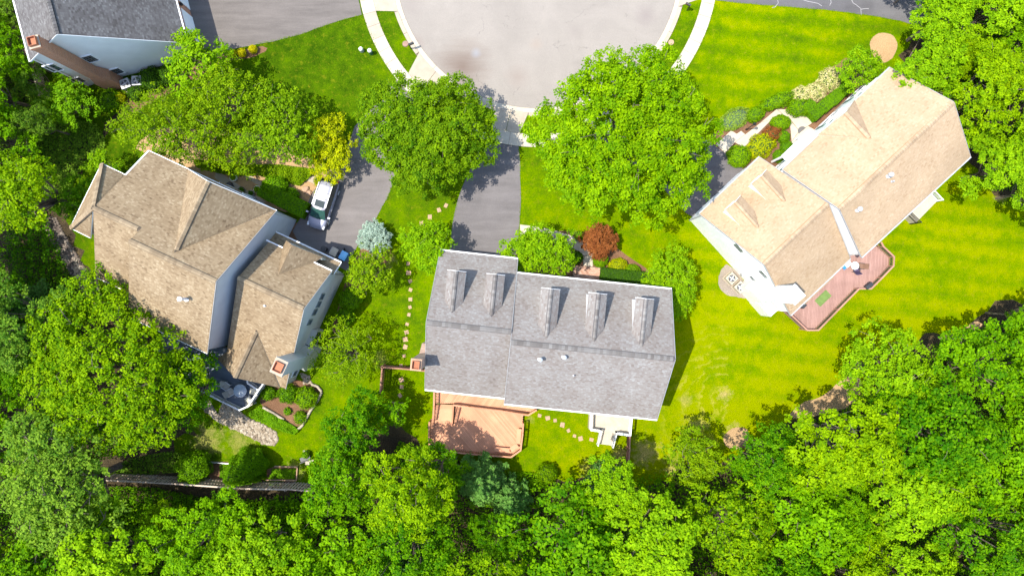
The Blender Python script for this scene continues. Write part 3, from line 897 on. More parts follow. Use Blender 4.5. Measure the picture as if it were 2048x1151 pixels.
def gable(house, FL, FR, BL, BR, RL, RR, key, wm, rakem=None, ext=None, walls=('F', 'B', 'L', 'R'), ov=0.25, gov=0.18, gutter=M['white'], caps=True, zb=0.0, polyF=None, polyB=None):
    """gable block. F/B eave corners (3D), R ridge ends (3D)"""
    roof_slab(house, polyF or [FL, FR, RR, RL], key)
    roof_slab(house, polyB or [BL, BR, RR, RL], key)
    r = (RR - RL); r.z = 0; r.normalize()
    inB = (BL - FL); inB.z = 0; inB.normalize()
    pf = (RL.z - FL.z) / max(.1, (Vector((RL.x, RL.y, 0)) - Vector((FL.x, FL.y, 0))).dot(inB))
    pb = (RL.z - BL.z) / max(.1, -(Vector((RL.x, RL.y, 0)) - Vector((BL.x, BL.y, 0))).dot(inB))
    def corner(P, sx, sy, pit):
        q = P + r * (gov * sx) + inB * (ov * sy); q.z = P.z + ov * pit - 0.16; return q
    fl, fr_ = corner(FL, 1, 1, pf), corner(FR, -1, 1, pf)
    bl, br = corner(BL, 1, -1, pb), corner(BR, -1, -1, pb)
    g0 = lambda q: Vector((q.x, q.y, zb))
    info = {}
    if 'F' in walls: wall(house, [g0(fl), g0(fr_), fr_, fl], wm, inB)
    if 'B' in walls: wall(house, [g0(bl), g0(br), br, bl], wm, -inB)
    e = 0.004
    for nm, a, b_, rg, s in (('L', fl, bl, RL, 1), ('R', fr_, br, RR, -1)):
        pk = rg + r * (gov * s); pk.z = rg.z - 0.17
        # foot of the peak on the wall line
        a2 = a + inB * e; b2 = b_ - inB * e
        tt = (Vector((pk.x, pk.y, 0)) - Vector((a2.x, a2.y, 0))).dot(inB)
        pk = Vector((a2.x, a2.y, 0)) + inB * tt + Vector((0, 0, pk.z))
        if nm in walls: wall(house, [g0(a2), g0(b2), b2, pk, a2], wm, r * s)
        nw = Vector((b2.y - a2.y, a2.x - b2.x, 0)).normalized()
        if nw.dot(r * s) > 0: nw = -nw
        info[nm] = (a2, b2, nw)
    info['F'] = (fl, fr_, -inB); info['B'] = (bl, br, inB)
    if gutter:
        for a, b_, s in ((FL, FR, -1), (BL, BR, 1)):
            o = inB * (s * 0.055)
            strip(house, a + o + Vector((0, 0, -.03)), b_ + o + Vector((0, 0, -.03)), 0.11, 0.11, gutter, 'gutter')
        for a, b_, s in ((FL, RL, -1), (BL, RL, -1), (FR, RR, 1), (BR, RR, 1)):
            o = r * (s * 0.018) + Vector((0, 0, -.07))
            strip(house, a + o, b_ + o, 0.03, 0.16, rakem or gutter, 'rake_board')
    if caps:
        ridge_caps(house, RL, RR, key, pf, pb)
    return info

def vent_pipe(house, px, py, pl, h, r, key='grey', cap=True):
    p = on_plane(px, py, pl)
    b = MB(); b.cyl((p.x, p.y), r * 1.9, p.z - .1, p.z + .06, 12)
    b.cyl((p.x, p.y), r, p.z, p.z + h, 12)
    if cap: b.cyl((p.x, p.y), r * 1.6, p.z + h, p.z + h + .08, 12); b.cyl((p.x, p.y), r * 1.6, p.z + h + .08, p.z + h + .16, 12, r * .3)
    b.build('roof_vent', M[key], house)

# ------------------------------------------------------------------ middle house
HC = thing('grey_roof_house', 'grey shingle roofed house with five gabled dormers, in the middle of the photo', 'house', W(1090, 670, 0))
def c3(px, py, h): return W(px, py, h)
# main block
mFL, mFR = c3(1035, 546, 5.6), c3(1343, 578, 5.6)
mBL, mBR = c3(1008.5, 806.5, 5.6), c3(1314, 838, 5.6)
mRR = c3(1348.5, 719.5, 9.55); mRL = c3(1023.5, 685, 9.55)
def fix_ridge(FL, BL, FR, BR, RL, RR, z):
    a = (FL + BL) / 2; b = (FR + BR) / 2
    return Vector((a.x, a.y, z)), Vector((b.x, b.y, z))
mRL, mRR = fix_ridge(mFL, mBL, mFR, mBR, mRL, mRR, 9.55)
iM = gable(HC, mFL, mFR, mBL, mBR, mRL, mRR, 'C', M['sidingW'], M['rake'])
wFL, wFR = c3(880.5, 500.5, 4.7), c3(1035.5, 517.5, 4.7)
wBL, wBR = c3(850, 778, 4.7), c3(1010.5, 795.5, 4.7)
wRL, wRR = fix_ridge(wFL, wBL, wFR, wBR, None, None, 9.15)
iW = gable(HC, wFL, wFR, wBL, wBR, wRL, wRR, 'C', M['sidingW'], M['rake'], walls=('F', 'B', 'L', 'R'))
plMF = plane_of(mFL, mFR, mRR); plMB = plane_of(mBL, mBR, mRR); plWF = plane_of(wFL, wFR, wRR); plWB = plane_of(wBL, wBR, wRR)

def dormer(house, pr_front, pr_back, pl, width, rise, key, wm, facing):
    """pr_front, pr_back: photo positions of the ridge ends; pl: the roof plane under it"""
    B = on_plane(*pr_back, pl); z = B.z
    Fp = c3(pr_front[0], pr_front[1], z)
    d = Fp - B; L = Vector((d.x, d.y, 0)).length; d.z = 0; d.normalize()
    f = facing
    u = Vector((0, 0, 1)).cross(f).normalized()
    Fp = B + f * L
    hw = width / 2
    e = z - rise
    # dormer
    dm = MB()
    D = {}
    for s in (-1, 1):
        Fe = Fp + u * s * hw; Fe.z = e
        # valley foot: where eave height meets the plane along -f
        # plane height rises towards -f
        g1 = z_on(pl, Fe.x, Fe.y); g2 = z_on(pl, Fe.x - f.x, Fe.y - f.y)
        t = (e - g1) / (g2 - g1)
        V = Fe - f * t; V.z = e
        D[s] = (Fe, V)
    par = None
    for s in (-1, 1):
        Fe, V = D[s]
        sl = roof_slab(house, [Fe, V, B, Fp] if s == 1 else [Fe, Fp, B, V], key, thick=0.10, name='dormer_roof')
        # cheek wall
        a = Fe - f * 0.15 - u * s * 0.05; v = V - u * s * 0.05
        za = z_on(pl, a.x, a.y) - .05; zv = V.z - .02
        ta = Vector((a.x, a.y, e - 0.02)); 
        wall(house, [Vector((a.x, a.y, za)), Vector((v.x, v.y, zv - .02)), Vector((v.x, v.y, zv)), ta], wm, -u * s, name='dormer_cheek', t=0.06)
    # front wall
    a = Fp - f * 0.15
    l = a + u * (hw - .12); r_ = a - u * (hw - .12)
    zl = z_on(pl, l.x, l.y) - .05
    wall(house, [Vector((l.x, l.y, zl)), Vector((r_.x, r_.y, zl)), Vector((r_.x, r_.y, e)), Vector((a.x, a.y, z - .14)), Vector((l.x, l.y, e))], wm, -f, name='dormer_front', t=0.06)
    window(house, Vector((a.x, a.y, (zl + e) / 2 + .1)), f, width * .5, max(.5, (e - zl) * .75), name='dormer_window')
    for s in (-1, 1):
        strip(house, D[s][0] + f * .02 + Vector((0, 0, -.04)), Fp + f * .02 + Vector((0, 0, -.04)), 0.03, 0.10, M['white'], 'rake_board')
    ridge_caps(house, Fp, B, key, rise / hw, rise / hw, 0.14)
fC = (mFL - mBL); fC.z = 0; fC.normalize()
for a, b_, pl, w_ in (((913, 541.5), (904, 625), plWF, 1.5), ((994, 549), (982.5, 633), plWF, 1.5), ((1103, 577.5), (1093, 673.5), plMF, 1.5), ((1198, 587), (1188, 682), plMF, 1.5), ((1290.5, 597), (1283, 692), plMF, 1.5)):
    dormer(HC, a, b_, pl, w_, 0.62, 'C', M['sidingW'], fC)
for px_, py_, h_, r_ in ((1080, 717, .75, .11), (1128, 713, .5, .11), (1147, 750, .3, .04)):
    vent_pipe(HC, px_, py_, plMB, h_, r_, 'galv')
vent_pipe(HC, 882, 499, plWF, .2, .03, 'galv', False)
# front windows and garage doors, mostly under the eaves
a, b_, nrm = iW['F']
for t in (0.3, 0.72):
    q = a.lerp(b_, t); q.z = 1.15
    gd = MB().box(q + nrm * .02, (2.5, .06, 2.2), math.atan2((b_ - a).y, (b_ - a).x)).build('garage_door', M['white'], HC)
a, b_, nrm = iM['F']
for t in (0.12, 0.62, 0.85):
    q = a.lerp(b_, t); q.z = 1.6; window(HC, q, nrm, 1.0, 1.4, shutters=True)
for t in (0.12, 0.35, 0.62, 0.85):
    q = a.lerp(b_, t); q.z = 4.3; window(HC, q, nrm, 1.0, 1.3, shutters=True)
q = a.lerp(b_, 0.37); q.z = 1.15
MB().box(q + nrm * .03, (1.0, .08, 2.1), math.atan2((b_ - a).y, (b_ - a).x)).build('front_door', M['dark'], HC)
a, b_, nrm = iM['B']
for t in (0.15, 0.4, 0.88):
    for z_ in (1.7, 4.3):
        q = a.lerp(b_, t); q.z = z_; window(HC, q, nrm, 1.1, 1.4)
for key_ in ('R',):
    a, b_, nrm = iM[key_]
    for t in (0.3, 0.7):
        for z_ in (1.7, 4.4):
            q = a.lerp(b_, t); q.z = z_; window(HC, q, nrm, 1.0, 1.4)
# brick chimney on the left gable
ch = W(832, 729, 9.4); a, b_, nrm = iW['L']
rzc = math.atan2(fC.y, fC.x)
def stack(house, c, w, d, top, low, lowz, rz, m, flue, name='chimney', capm=None, lowoff=(0, 0)):
    b = MB(); b.box((c.x, c.y, (lowz + top) / 2), (w, d, top - lowz), rz)
    b.box((c.x, c.y, top - .12), (w + .12, d + .12, .12), rz)
    # shouldered base
    lx, ly = low
    b2 = MB()
    cs, sn = math.cos(rz), math.sin(rz)
    def pt(x, y, z): return (c.x + x * cs - y * sn, c.y + x * sn + y * cs, z)
    o1, o2 = lowoff
    base = [(-lx + o1, -ly), (lx + o1, -ly), (lx + o1, ly), (-lx + o1, ly)]
    topp = [(-w / 2 - .01, -d / 2 - .01), (w / 2 + .01, -d / 2 - .01), (w / 2 + .01, d / 2 + .01), (-w / 2 - .01, d / 2 + .01)]
    vs = [pt(x, y, 0) for x, y in base] + [pt(x, y, lowz - 1.1) for x, y in base] + [pt(x, y, lowz + .1) for x, y in topp]
    bb = len(b.v); b.v += vs
    for q in ((0, 1, 5, 4), (1, 2, 6, 5), (2, 3, 7, 6), (3, 0, 4, 7), (4, 5, 9, 8), (5, 6, 10, 9), (6, 7, 11, 10), (7, 4, 8, 11), (8, 9, 10, 11), (3, 2, 1, 0)):
        b.f.append(tuple(bb + i for i in q)); b.mi.append(0)
    o = b.build(name, m, house)
    b3 = MB().box((c.x, c.y, top + .02), (w + .08, d + .08, .06), rz); b3.build('chimney_crown', capm or M['conc'], o)
    for fx, fy, fw, fd in flue:
        px_, py_, _ = pt(fx, fy, 0)
        f = MB()
        for s in (-1, 1):
            f.box(pt(fx + s * (fw / 2 - .02), fy, top + .19), (.04, fd, .28), rz); f.box(pt(fx, fy + s * (fd / 2 - .02), top + .19), (fw - .08, .04, .28), rz)
        f.box(pt(fx, fy, top + .07), (fw - .05, fd - .05, .02), rz)
        f.build('flue', M['clay'], o)
    return o
stack(HC, ch, 0.85, 0.8, 9.35, (0.95, 0.42), 4.6, rzc, M['brickT'], [(0, 0, .66, .6)], lowoff=(0.25, 0), capm=M['paver'])
# window-well covers by the left gable
def well(c, out):
    out = Vector((out[0], out[1], 0)).normalized(); u = Vector((0, 0, 1)).cross(out)
    b = MB(); ring = []
    n = 10
    rows = []
    for j in range(4):
        f = j / 3; z = 0.45 * math.sin((1 - f) * math.pi / 2) + .03
        row = []
        for i in range(n + 1):
            a = math.pi * i / n
            rr_ = 0.25 + 0.55 * f if j else 0.0
            row.append(c + u * math.cos(a) * (.75 * rr_ / .8 * 1.15) + out * math.sin(a) * rr_ * 1.05 + Vector((0, 0, z)))
        rows.append(row)
    for j in range(3):
        for i in range(n): b.poly([rows[j][i], rows[j + 1][i], rows[j + 1][i + 1], rows[j][i + 1]])
    for i in range(n): b.poly([rows[3][i], rows[3][i] - Vector((0, 0, .03)), rows[3][i + 1] - Vector((0, 0, .03)), rows[3][i + 1]])
    return b
a, b_, nrm = iW['L']
for i, (px_, py_) in enumerate(((856, 652), (857, 673))):
    q = ray_wall(px_, py_, a, nrm); q = W(px_, py_, 0)
    t = (q - Vector((a.x, a.y, 0))).dot(nrm); q = q - nrm * t; q.z = 0
    o = well(q - q, nrm).build('window_well_cover', M['white'], None, loc=q + nrm * .02, smooth=True)
    tag(o, ('white domed window well cover beside grey roof, nearer the street' if i == 0 else 'white domed window well cover beside grey roof, nearer the brick chimney'), 'well cover', 'white window well covers')

# ------------------------------------------------------------------ left house (brown roof)
HL = thing('brown_roof_house', 'brown shingle roofed two-storey house with grey side walls and blue-grey rear deck', 'house', W(400, 540, 0))
k63 = 6.3
lLF, lRF = c3(297, 301.5, k63), c3(553, 421, k63)
lRR = c3(414.6, 706, k63)
rR = Vector(((lRF.x + lRR.x) / 2, (lRF.y + lRR.y) / 2, 11.3))
plLF = plane_of(lLF, lRF, rR)
ed = (lRF - lLF); ed.z = 0; ed.normalize()
rdir = ed.copy()
r2L = on_plane(266, 473, plLF); tt_ = (Vector((r2L.x - rR.x, r2L.y - rR.y, 0))).dot(rdir)
r2L = rR + rdir * tt_
r1R = on_plane(280, 462, plLF); r1L = on_plane(188, 414, plLF); 
# make ridge 1 level and parallel
z1 = r1R.z
def on_plane_z(pl, ref, z):
    """point on plane pl at height z nearest ref, moving up/down the slope"""
    n = pl[1]; up = (Vector((0, 0, 1)) - n * n.z).normalized()
    q = Vector((ref.x, ref.y, z_on(pl, ref.x, ref.y))); return q + up * ((z - q.z) / up.z)
z1 = (r1R.z + r1L.z) / 2
r1R = on_plane_z(plLF, r1R, z1); r1L = on_plane_z(plLF, r1L, z1)
roof_slab(HL, [lLF, lRF, rR, r2L, r1R + rdir * 0.01, r1L] if False else [lLF, lRF, rR, r2L, on_plane_z(plLF, r2L, z1), r1L], 'L')
# rear right slope
plLB = plane_of(r2L, rR, lRR)
back = Vector((rdir.y, -rdir.x, 0))          # towards the rear (down in the photo)
bL2 = on_plane(250, 625, plLB)
# eave line through lRR parallel to ridge
tt_ = (Vector((r2L.x - lRR.x, r2L.y - lRR.y, 0))).dot(rdir)
bL2 = lRR + rdir * tt_
roof_slab(HL, [r2L, rR, lRR, bL2], 'L')
# rear left slope: same pitch through ridge 1
pit = (rR.z - lRR.z) / abs((Vector((rR.x - lRR.x, rR.y - lRR.y, 0))).dot(back))
def down(p, run): return p + back * run + Vector((0, 0, -pit * run))
r1E = on_plane_z(plLF, r2L, z1)
plLB1 = plane_of(r1L, r1E, down(r1L, 3))
eA = on_plane(180, 548, plLB1); run1 = (eA - r1L).dot(back)
eB = on_plane(184, 477, plLB1); run0 = (eB - r1L).dot(back)
pE = r1L + rdir * (eA - r1L).dot(rdir)
roof_slab(HL, [r1L, r1E, down(r1E, run1), down(r1L, run1)], 'L')
ridge_caps(HL, r1L, r1E, 'L', pit, pit); ridge_caps(HL, r2L, rR, 'L', pit, pit)
# left hipped bay
hA, hB, hC, hD = c3(203.6, 327.7, k63), c3(250.5, 350, k63), c3(141, 455, k63), c3(181, 475, k63)
ap = r1L + Vector((0, 0, .02))
roof_slab(HL, [hA, hC, ap], 'L'); roof_slab(HL, [hA, ap, hB], 'L'); roof_slab(HL, [hC, hD, ap], 'L')
ridge_caps(HL, hA, ap, 'L', .3, .3); ridge_caps(HL, hC, ap, 'L', .3, .3)
dn = Vector((0, 0, -.05))
for a, b_ in ((hA, hB), (hA, hC), (hC, hD), (lLF, lRF), (down(r1L, run1), down(r1E, run1)), (bL2, lRR), (lLF, c3(250.5, 350, z_on(plLF, *on_plane(250.5, 350, plLF).xy)))):
    strip(HL, a + dn, b_ + dn, 0.12, 0.12, M['white'], 'gutter')
strip(HL, lRF + rdir * .02 + dn, rR + rdir * .02 + dn, .03, .16, M['rake'], 'rake_board')
strip(HL, rR + rdir * .02 + dn, lRR + rdir * .02 + dn, .03, .16, M['rake'], 'rake_board')
# front gable
g1 = c3(377.5, 339.0, k63) + Vector((0, 0, .05)); g2 = c3(549, 419.5, k63) + Vector((0, 0, .05))
gB = on_plane(358, 509, plLF); zg = gB.z
gm = (g1 + g2) / 2
t_ = (Vector((gB.x - gm.x, gB.y - gm.y, 0))).dot(back)
gF = Vector((gm.x, gm.y, zg)); gBk = gF + back * t_
gBk = on_plane_z(plLF, gBk, zg)
roof_slab(HL, [g1, gF, gBk], 'L'); roof_slab(HL, [g2, gBk, gF], 'L')
ridge_caps(HL, gF, gBk, 'L', 1.0, 1.0)
wall(HL, [g1 + back * .2 + Vector((0, 0, -.1)), g2 + back * .2 + Vector((0, 0, -.1)), gF + back * .2 + Vector((0, 0, -.15))], M['stucco'], back, 'gable_front')
for a in (g1, g2): strip(HL, a + dn - back * .03, gF + dn - back * .03, .04, .16, M['white'], 'rake_board')
# walls
def flat(q, z=0.0): return Vector((q.x, q.y, z))
iRF = lRF - rdir * .18 + back * .25; iRR = lRR - rdir * .18 - back * .25
pkR = Vector(((iRF.x + iRR.x) / 2, (iRF.y + iRR.y) / 2, rR.z - .2))
wall(HL, [flat(iRF), flat(iRR), flat(iRR, 6.3), pkR, flat(iRF, 6.3)], M['sidingL'], -rdir)
iLF = lLF + rdir * .2 + back * .25
wall(HL, [flat(iLF), flat(iRF - back * .004), flat(iRF - back * .004, 6.3), flat(iLF, 6.3)], M['stucco'], back)
iBL = bL2 + rdir * .2 - back * .25
wall(HL, [flat(iBL), flat(iRR), flat(iRR, 6.3), flat(iBL, 6.3)], M['stucco'], -back)
e1 = down(r1L, run1) + rdir * .2 - back * .25; e2 = down(r1E, run1) - back * .25
wall(HL, [flat(e1), flat(e2), flat(e2, e2.z), flat(e1, e1.z)], M['stucco'], -back)
wall(HL, [flat(e1), flat(iLF + rdir * 0), flat(iLF, 6.3), flat(r1L + rdir * .2, r1L.z - .2), flat(e1, e1.z)], M['stucco'], rdir)
iA, iC, iD, iB = hA + rdir * .3 + back * .3, hC + rdir * .3 - back * .3, hD - back * .3, hB + back * .3
for a, b_, n_ in ((iA, iC, rdir), (iA, iB, back), (iC, iD, -back)):
    wall(HL, [flat(a), flat(b_), flat(b_, 6.25), flat(a, 6.25)], M['stucco'], n_)
wall(HL, [flat(iBL), flat(iBL - back * 3), flat(iBL - back * 3, 6.0), flat(iBL, 6.3)], M['stucco'], rdir)
# front portico roof
for (px_, py_) in ((458, 383),):
    q = W(px_, py_, 3.2)
    pr = [q - rdir * 1.1 + back * 0.9, q + rdir * 1.1 + back * 0.9]
    f1 = q - rdir * 1.1 - back * .5; f2 = q + rdir * 1.1 - back * .5; t1 = q - back * .5 + Vector((0, 0, .7)); t2 = q + back * .9 + Vector((0, 0, .7))
    roof_slab(HL, [f1, t1, t2, pr[0]], 'L', .1, 'porch_roof'); roof_slab(HL, [t1, f2, pr[1], t2], 'L', .1, 'porch_roof')
    for e_ in (f1, f2): MB().box((e_.x + back.x * .15, e_.y + back.y * .15, 1.55), (.16, .16, 3.1), math.atan2(rdir.y, rdir.x)).build('porch_column', M['white'], HL)
# garage wing
gFRp = Vector((-15.44, 1.41, 5.6)); gRRp = Vector((-16.88, -1.70, 8.6))
gd_ = rdir
perp = back
gRR = W(608, 617, 8.6)
run_f = (gRR - W(663, 542, 5.6)).dot(perp)
gFR = gRR - perp * run_f; gFR.z = 5.6
pitb = 0.72
bRR = W(567, 775, 2.75)
runb = (bRR - gRR).dot(perp); bRRp = gRR + perp * runb; bRRp.z = 2.75
Lw = (gRR - W(475, 556, 8.6)).dot(gd_)
gRL = gRR - gd_ * Lw; gFL = gFR - gd_ * Lw; bRL = bRRp - gd_ * Lw
roof_slab(HL, [gFL, gFR, gRR, gRL], 'L'); roof_slab(HL, [bRL, gRL, gRR, bRRp], 'L')
plGB = plane_of(gRL, gRR, bRRp); plGF = plane_of(gRL, gRR, gFR)
ridge_caps(HL, gRL, gRR, 'L', .7, .7)
q0 = gFR - gd_ * 2.25
q1 = gFR - gd_ * 4.35; q2 = gFR - gd_ * 6.2
strip(HL, gFR - perp * .05 + dn, q0 - perp * .05 + dn, .12, .12, M['white'], 'gutter')
strip(HL, q1 - perp * .05 + dn, q2 - perp * .05 + dn, .12, .12, M['white'], 'gutter')
strip(HL, gFR + gd_ * .02 + dn, gRR + gd_ * .02 + dn, .03, .14, M['rake'], 'rake_board')
strip(HL, bRRp + gd_ * .02 + dn, gRR + gd_ * .02 + dn, .03, .14, M['rake'], 'rake_board')
strip(HL, bRL + gd_ * .6 + perp * .05 + dn, bRL + gd_ * 2.0 + perp * .05 + dn, .12, .12, M['white'], 'gutter')
iF = gFR - gd_ * .18 + perp * .25; iB_ = bRRp - gd_ * .18 - perp * .25
pk = gRR - gd_ * .18; pk.z -= .2
wall(HL, [flat(iF), flat(iB_), flat(iB_, 2.85), pk, flat(iF, 5.65)], M['sidingL'], -gd_)
iFl = iF - gd_ * (Lw - .4); iBl = iB_ - gd_ * (Lw - .4)
wall(HL, [flat(iFl), flat(iF - perp * .003), flat(iF - perp * .003, 5.6), flat(iFl, 5.6)], M['stucco'], perp)
wall(HL, [flat(iBl), flat(iB_ + perp * .003), flat(iB_ + perp * .003, 2.8), flat(iBl, 2.8)], M['stucco'], -perp)
# cross gable over the rear room
ca, cb = W(438, 710, 2.75), W(561, 772, 2.75)
cm = bRRp - gd_ * (((bRRp - ca).dot(gd_) + (bRRp - cb).dot(gd_)) / 2); chw = abs((cb - ca).dot(gd_)) / 2
zc = 5.9
ctB = on_plane_z(plGB, cm, zc) 
t_ = (ctB - cm).dot(perp); ctB = cm + perp * t_; ctB.z = zc
ca = cm - gd_ * chw; cb = cm + gd_ * chw; ca.z = cb.z = 2.8; ctF = cm + perp * .12; ctF.z = zc
ca = ca + perp * .12; cb = cb + perp * .12
roof_slab(HL, [ca, ctF, ctB], 'L'); roof_slab(HL, [cb, ctB, ctF], 'L')
ridge_caps(HL, ctF, ctB, 'L', 1.0, 1.0)
wall(HL, [ca - perp * .3 + Vector((0, 0, -.1)), cb - perp * .3 + Vector((0, 0, -.1)), ctF - perp * .3 + Vector((0, 0, -.15))], M['stucco'], -perp, 'gable_front')
# front dormer gable and pent roof above the garage doors
z_p = 3.6
pl_ = W(557, 466, z_p); pr_ = W(692, 530, z_p)
pf = (pr_ - iF).dot(-perp)
pA = iF - perp * pf - gd_ * abs((pr_ - pl_).dot(gd_)) + gd_ * 0.1; pB = iF - perp * pf + gd_ * .12
pA.z = pB.z = z_p
tA = iF - gd_ * abs((pr_ - pl_).dot(gd_)) + gd_ * .1; tB = iF + gd_ * .12; tA.z = tB.z = z_p + .75
roof_slab(HL, [pA, pB, tB, tA], 'L', .12, 'pent_roof')
strip(HL, pA - perp * .05 + dn, pB - perp * .05 + dn, .12, .14, M['white'], 'gutter')
strip(HL, pB + gd_ * .02 + dn, tB + gd_ * .02 + dn, .04, .18, M['white'], 'rake_board')
# gable standing over the pent roof
gc = gFR - gd_ * 3.3; hw_ = 2.05
zt = 7.35
gA_ = gc - gd_ * 1.1 - perp * (pf - .05); gB_ = gc + gd_ * 3.0 - perp * (pf - .05)
gA_ = gc - gd_ * 1.35 - perp * .75; gB_ = gc + gd_ * 2.0 - perp * .75; gA_.z = 5.55; gB_.z = 5.2
gT = gc - gd_ * .15 - perp * .75; gT.z = zt
gTb = on_plane_z(plGF, gc - gd_ * .15, zt)
vA = on_plane_z(plGF, gc - gd_ * 1.35, 5.65); vB = on_plane_z(plGF, gc + gd_ * 1.6, 5.62)
roof_slab(HL, [gA_, gT, gTb], 'L', .06); roof_slab(HL, [gA_, gTb, vA], 'L', .06)
roof_slab(HL, [gB_, gTb, gT], 'L', .06); roof_slab(HL, [gB_, vB, gTb], 'L', .06)
wall(HL, [flat(gA_ + perp * .15, 4.0), flat(gB_ + perp * .15, 4.0), flat(gB_ + perp * .15, 5.15), flat(gT + perp * .15, zt - .1), flat(gA_ + perp * .15, 5.5)], M['stucco'], perp, 'gable_front')
for t in (0.28, 0.74):
    q = tA.lerp(tB, t); q.z = 1.15
    MB().box(q - perp * .03, (2.5, .06, 2.2), math.atan2(gd_.y, gd_.x)).build('garage_door', M['white'], HL)
# side windows
for (px_, py_, w_, h_) in ((643.6, 592.5, .55, .95), (637, 608, .55, .95), (629, 623.5, .55, .95), (619, 643.5, .5, .95), (624, 675, 1.1, 1.3), (590.6, 743, .95, 1.3)):
    q = ray_wall(px_, py_, iF, gd_)
    window(HL, q, gd_, w_, h_, mull=(w_ > .6), mframe=M['white'] if w_ > .6 else M['sash'])
q = ray_wall(648, 672, iF + gd_ * .5, gd_)
bx = MB(); bx.box((q.x - gd_.x * .25, q.y - gd_.y * .25, 1.35), (.5, 1.5, 2.0), math.atan2(gd_.y, gd_.x)); o = bx.build('bay_window', M['stucco'], HL)
MB().box((q.x + gd_.x * .02, q.y + gd_.y * .02, 1.5), (.04, 1.3, 1.3), math.atan2(gd_.y, gd_.x)).build('pane', M['glass'], o)
# grey chimney
cp = W(560, 734.6, 9.3)
off = (Vector((cp.x, cp.y, 0)) - flat(iF)).dot(gd_)
cp = cp - gd_ * off + gd_ * .5
stack(HL, cp, 1.0, 1.25, 9.2, (.5, 1.1), 3.4, math.atan2(gd_.y, gd_.x), M['stucco'], [(0, 0, .75, .8)], capm=M['conc'])
vent_pipe(HL, 325, 552, plLB1, .45, .12, 'white'); vent_pipe(HL, 373, 597, plLB, 1.1, .12, 'white'); vent_pipe(HL, 291, 570, plLB1, .15, .07, 'white'); vent_pipe(HL, 530, 611, plGB, .15, .05, 'white')

# ------------------------------------------------------------------ right house (tan roof)
HR = thing('tan_roof_house', 'sunlit pale tan shingle roofed house with white walls and pink-red rear deck', 'house', W(1680, 400, 0))
aF, bF = c3(1565, 339, 6.2), c3(1780, 135.5, 6.2)
aB, bB = c3(1723, 514, 6.2), c3(1941, 313, 6.2)
rA, rB = fix_ridge(aF, aB, bF, bB, None, None, 9.3)
iR = gable(HR, aF, bF, aB, bB, rA, rB, 'R', M['sidingR'], M['rake'], gutter=M['grey'], gov=0.05)
plRF = plane_of(aF, bF, rA); plRB = plane_of(aB, bB, rA)
rR_ = (bF - aF); rR_.z = 0; rR_.normalize(); bkR = (aB - aF); bkR.z = 0; bkR.normalize()
hwl, hwr = c3(1399, 427.6, 4.5), c3(1518, 313, 4.5)
Lwing = (hwr - hwl).dot(rR_)
rl0 = c3(1534, 524, 8.6)
runf = (rl0 - hwl).dot(bkR)
w1 = hwl; w2 = hwl + rR_ * Lwing
wRl = w1 + bkR * runf; wRl.z = 8.6; wRr = wRl + rR_ * Lwing
rb0 = c3(1585, 626, 4.4); runb_ = (rb0 - w1).dot(bkR)
w3 = w1 + bkR * runb_; w3.z = 4.4; w4 = w3 + rR_ * Lwing
iRw = gable(HR, w1, w2, w3, w4, wRl, wRr, 'R', M['sidingR'], M['rake'], gutter=M['grey'])
plRwF = plane_of(w1, w2, wRl); plRwB = plane_of(w3, w4, wRl)
# rear bump-out
jA, jB = W(1614, 613, 4.2), W(1670, 555, 4.2)
j0 = w3 + rR_ * (jA - w3).dot(rR_); j1 = w3 + rR_ * (jB - w3).dot(rR_)
dj = (jB - w3).dot(bkR)
ja = j0 + bkR * dj; jb = j1 + bkR * dj; ja.z = jb.z = 4.4 - dj * .7
j0.z = j1.z = 4.4 + .02
roof_slab(HR, [j0, j1, jb, ja], 'R', .12)
wall(HR, [flat(ja - bkR * .2), flat(jb - bkR * .2), flat(jb - bkR * .2, ja.z), flat(ja - bkR * .2, ja.z)], M['sidingR'], -bkR)
# cross gable at the entrance
xa, xb = W(1635, 271, 6.2), W(1706, 197.5, 6.2)
m0 = aF + rR_ * ((xa - aF).dot(rR_) + (xb - aF).dot(rR_)) / 2; hwx = abs((xb - xa).dot(rR_)) / 2
zx = 8.0
xBk = on_plane_z(plRF, m0, zx); xFr = m0 - bkR * .10; xFr.z = zx
xA = m0 - rR_ * hwx - bkR * .1; xB = m0 + rR_ * hwx - bkR * .1; xA.z = xB.z = 6.25
roof_slab(HR, [xA, xFr, xBk], 'R'); roof_slab(HR, [xB, xBk, xFr], 'R')
ridge_caps(HR, xFr, xBk, 'R', .85, .85)
wall(HR, [xA + bkR * .15 + Vector((0, 0, -.1)), xB + bkR * .15 + Vector((0, 0, -.1)), xFr + bkR * .15 + Vector((0, 0, -.12))], M['sidingR'], bkR, 'gable_front')
fR_ = -bkR
dormer(HR, (1523, 351), (1571.6, 403), plRwF, 1.75, 0.7, 'R', M['sidingR'], fR_)
dormer(HR, (1472, 402), (1518.5, 455), plRwF, 1.75, 0.7, 'R', M['sidingR'], fR_)
vent_pipe(HR, 1776, 351, plRB, .5, .12, 'galv'); vent_pipe(HR, 1783, 363, plRB, .3, .05, 'galv'); vent_pipe(HR, 1714, 419, plRB, .5, .12, 'galv')
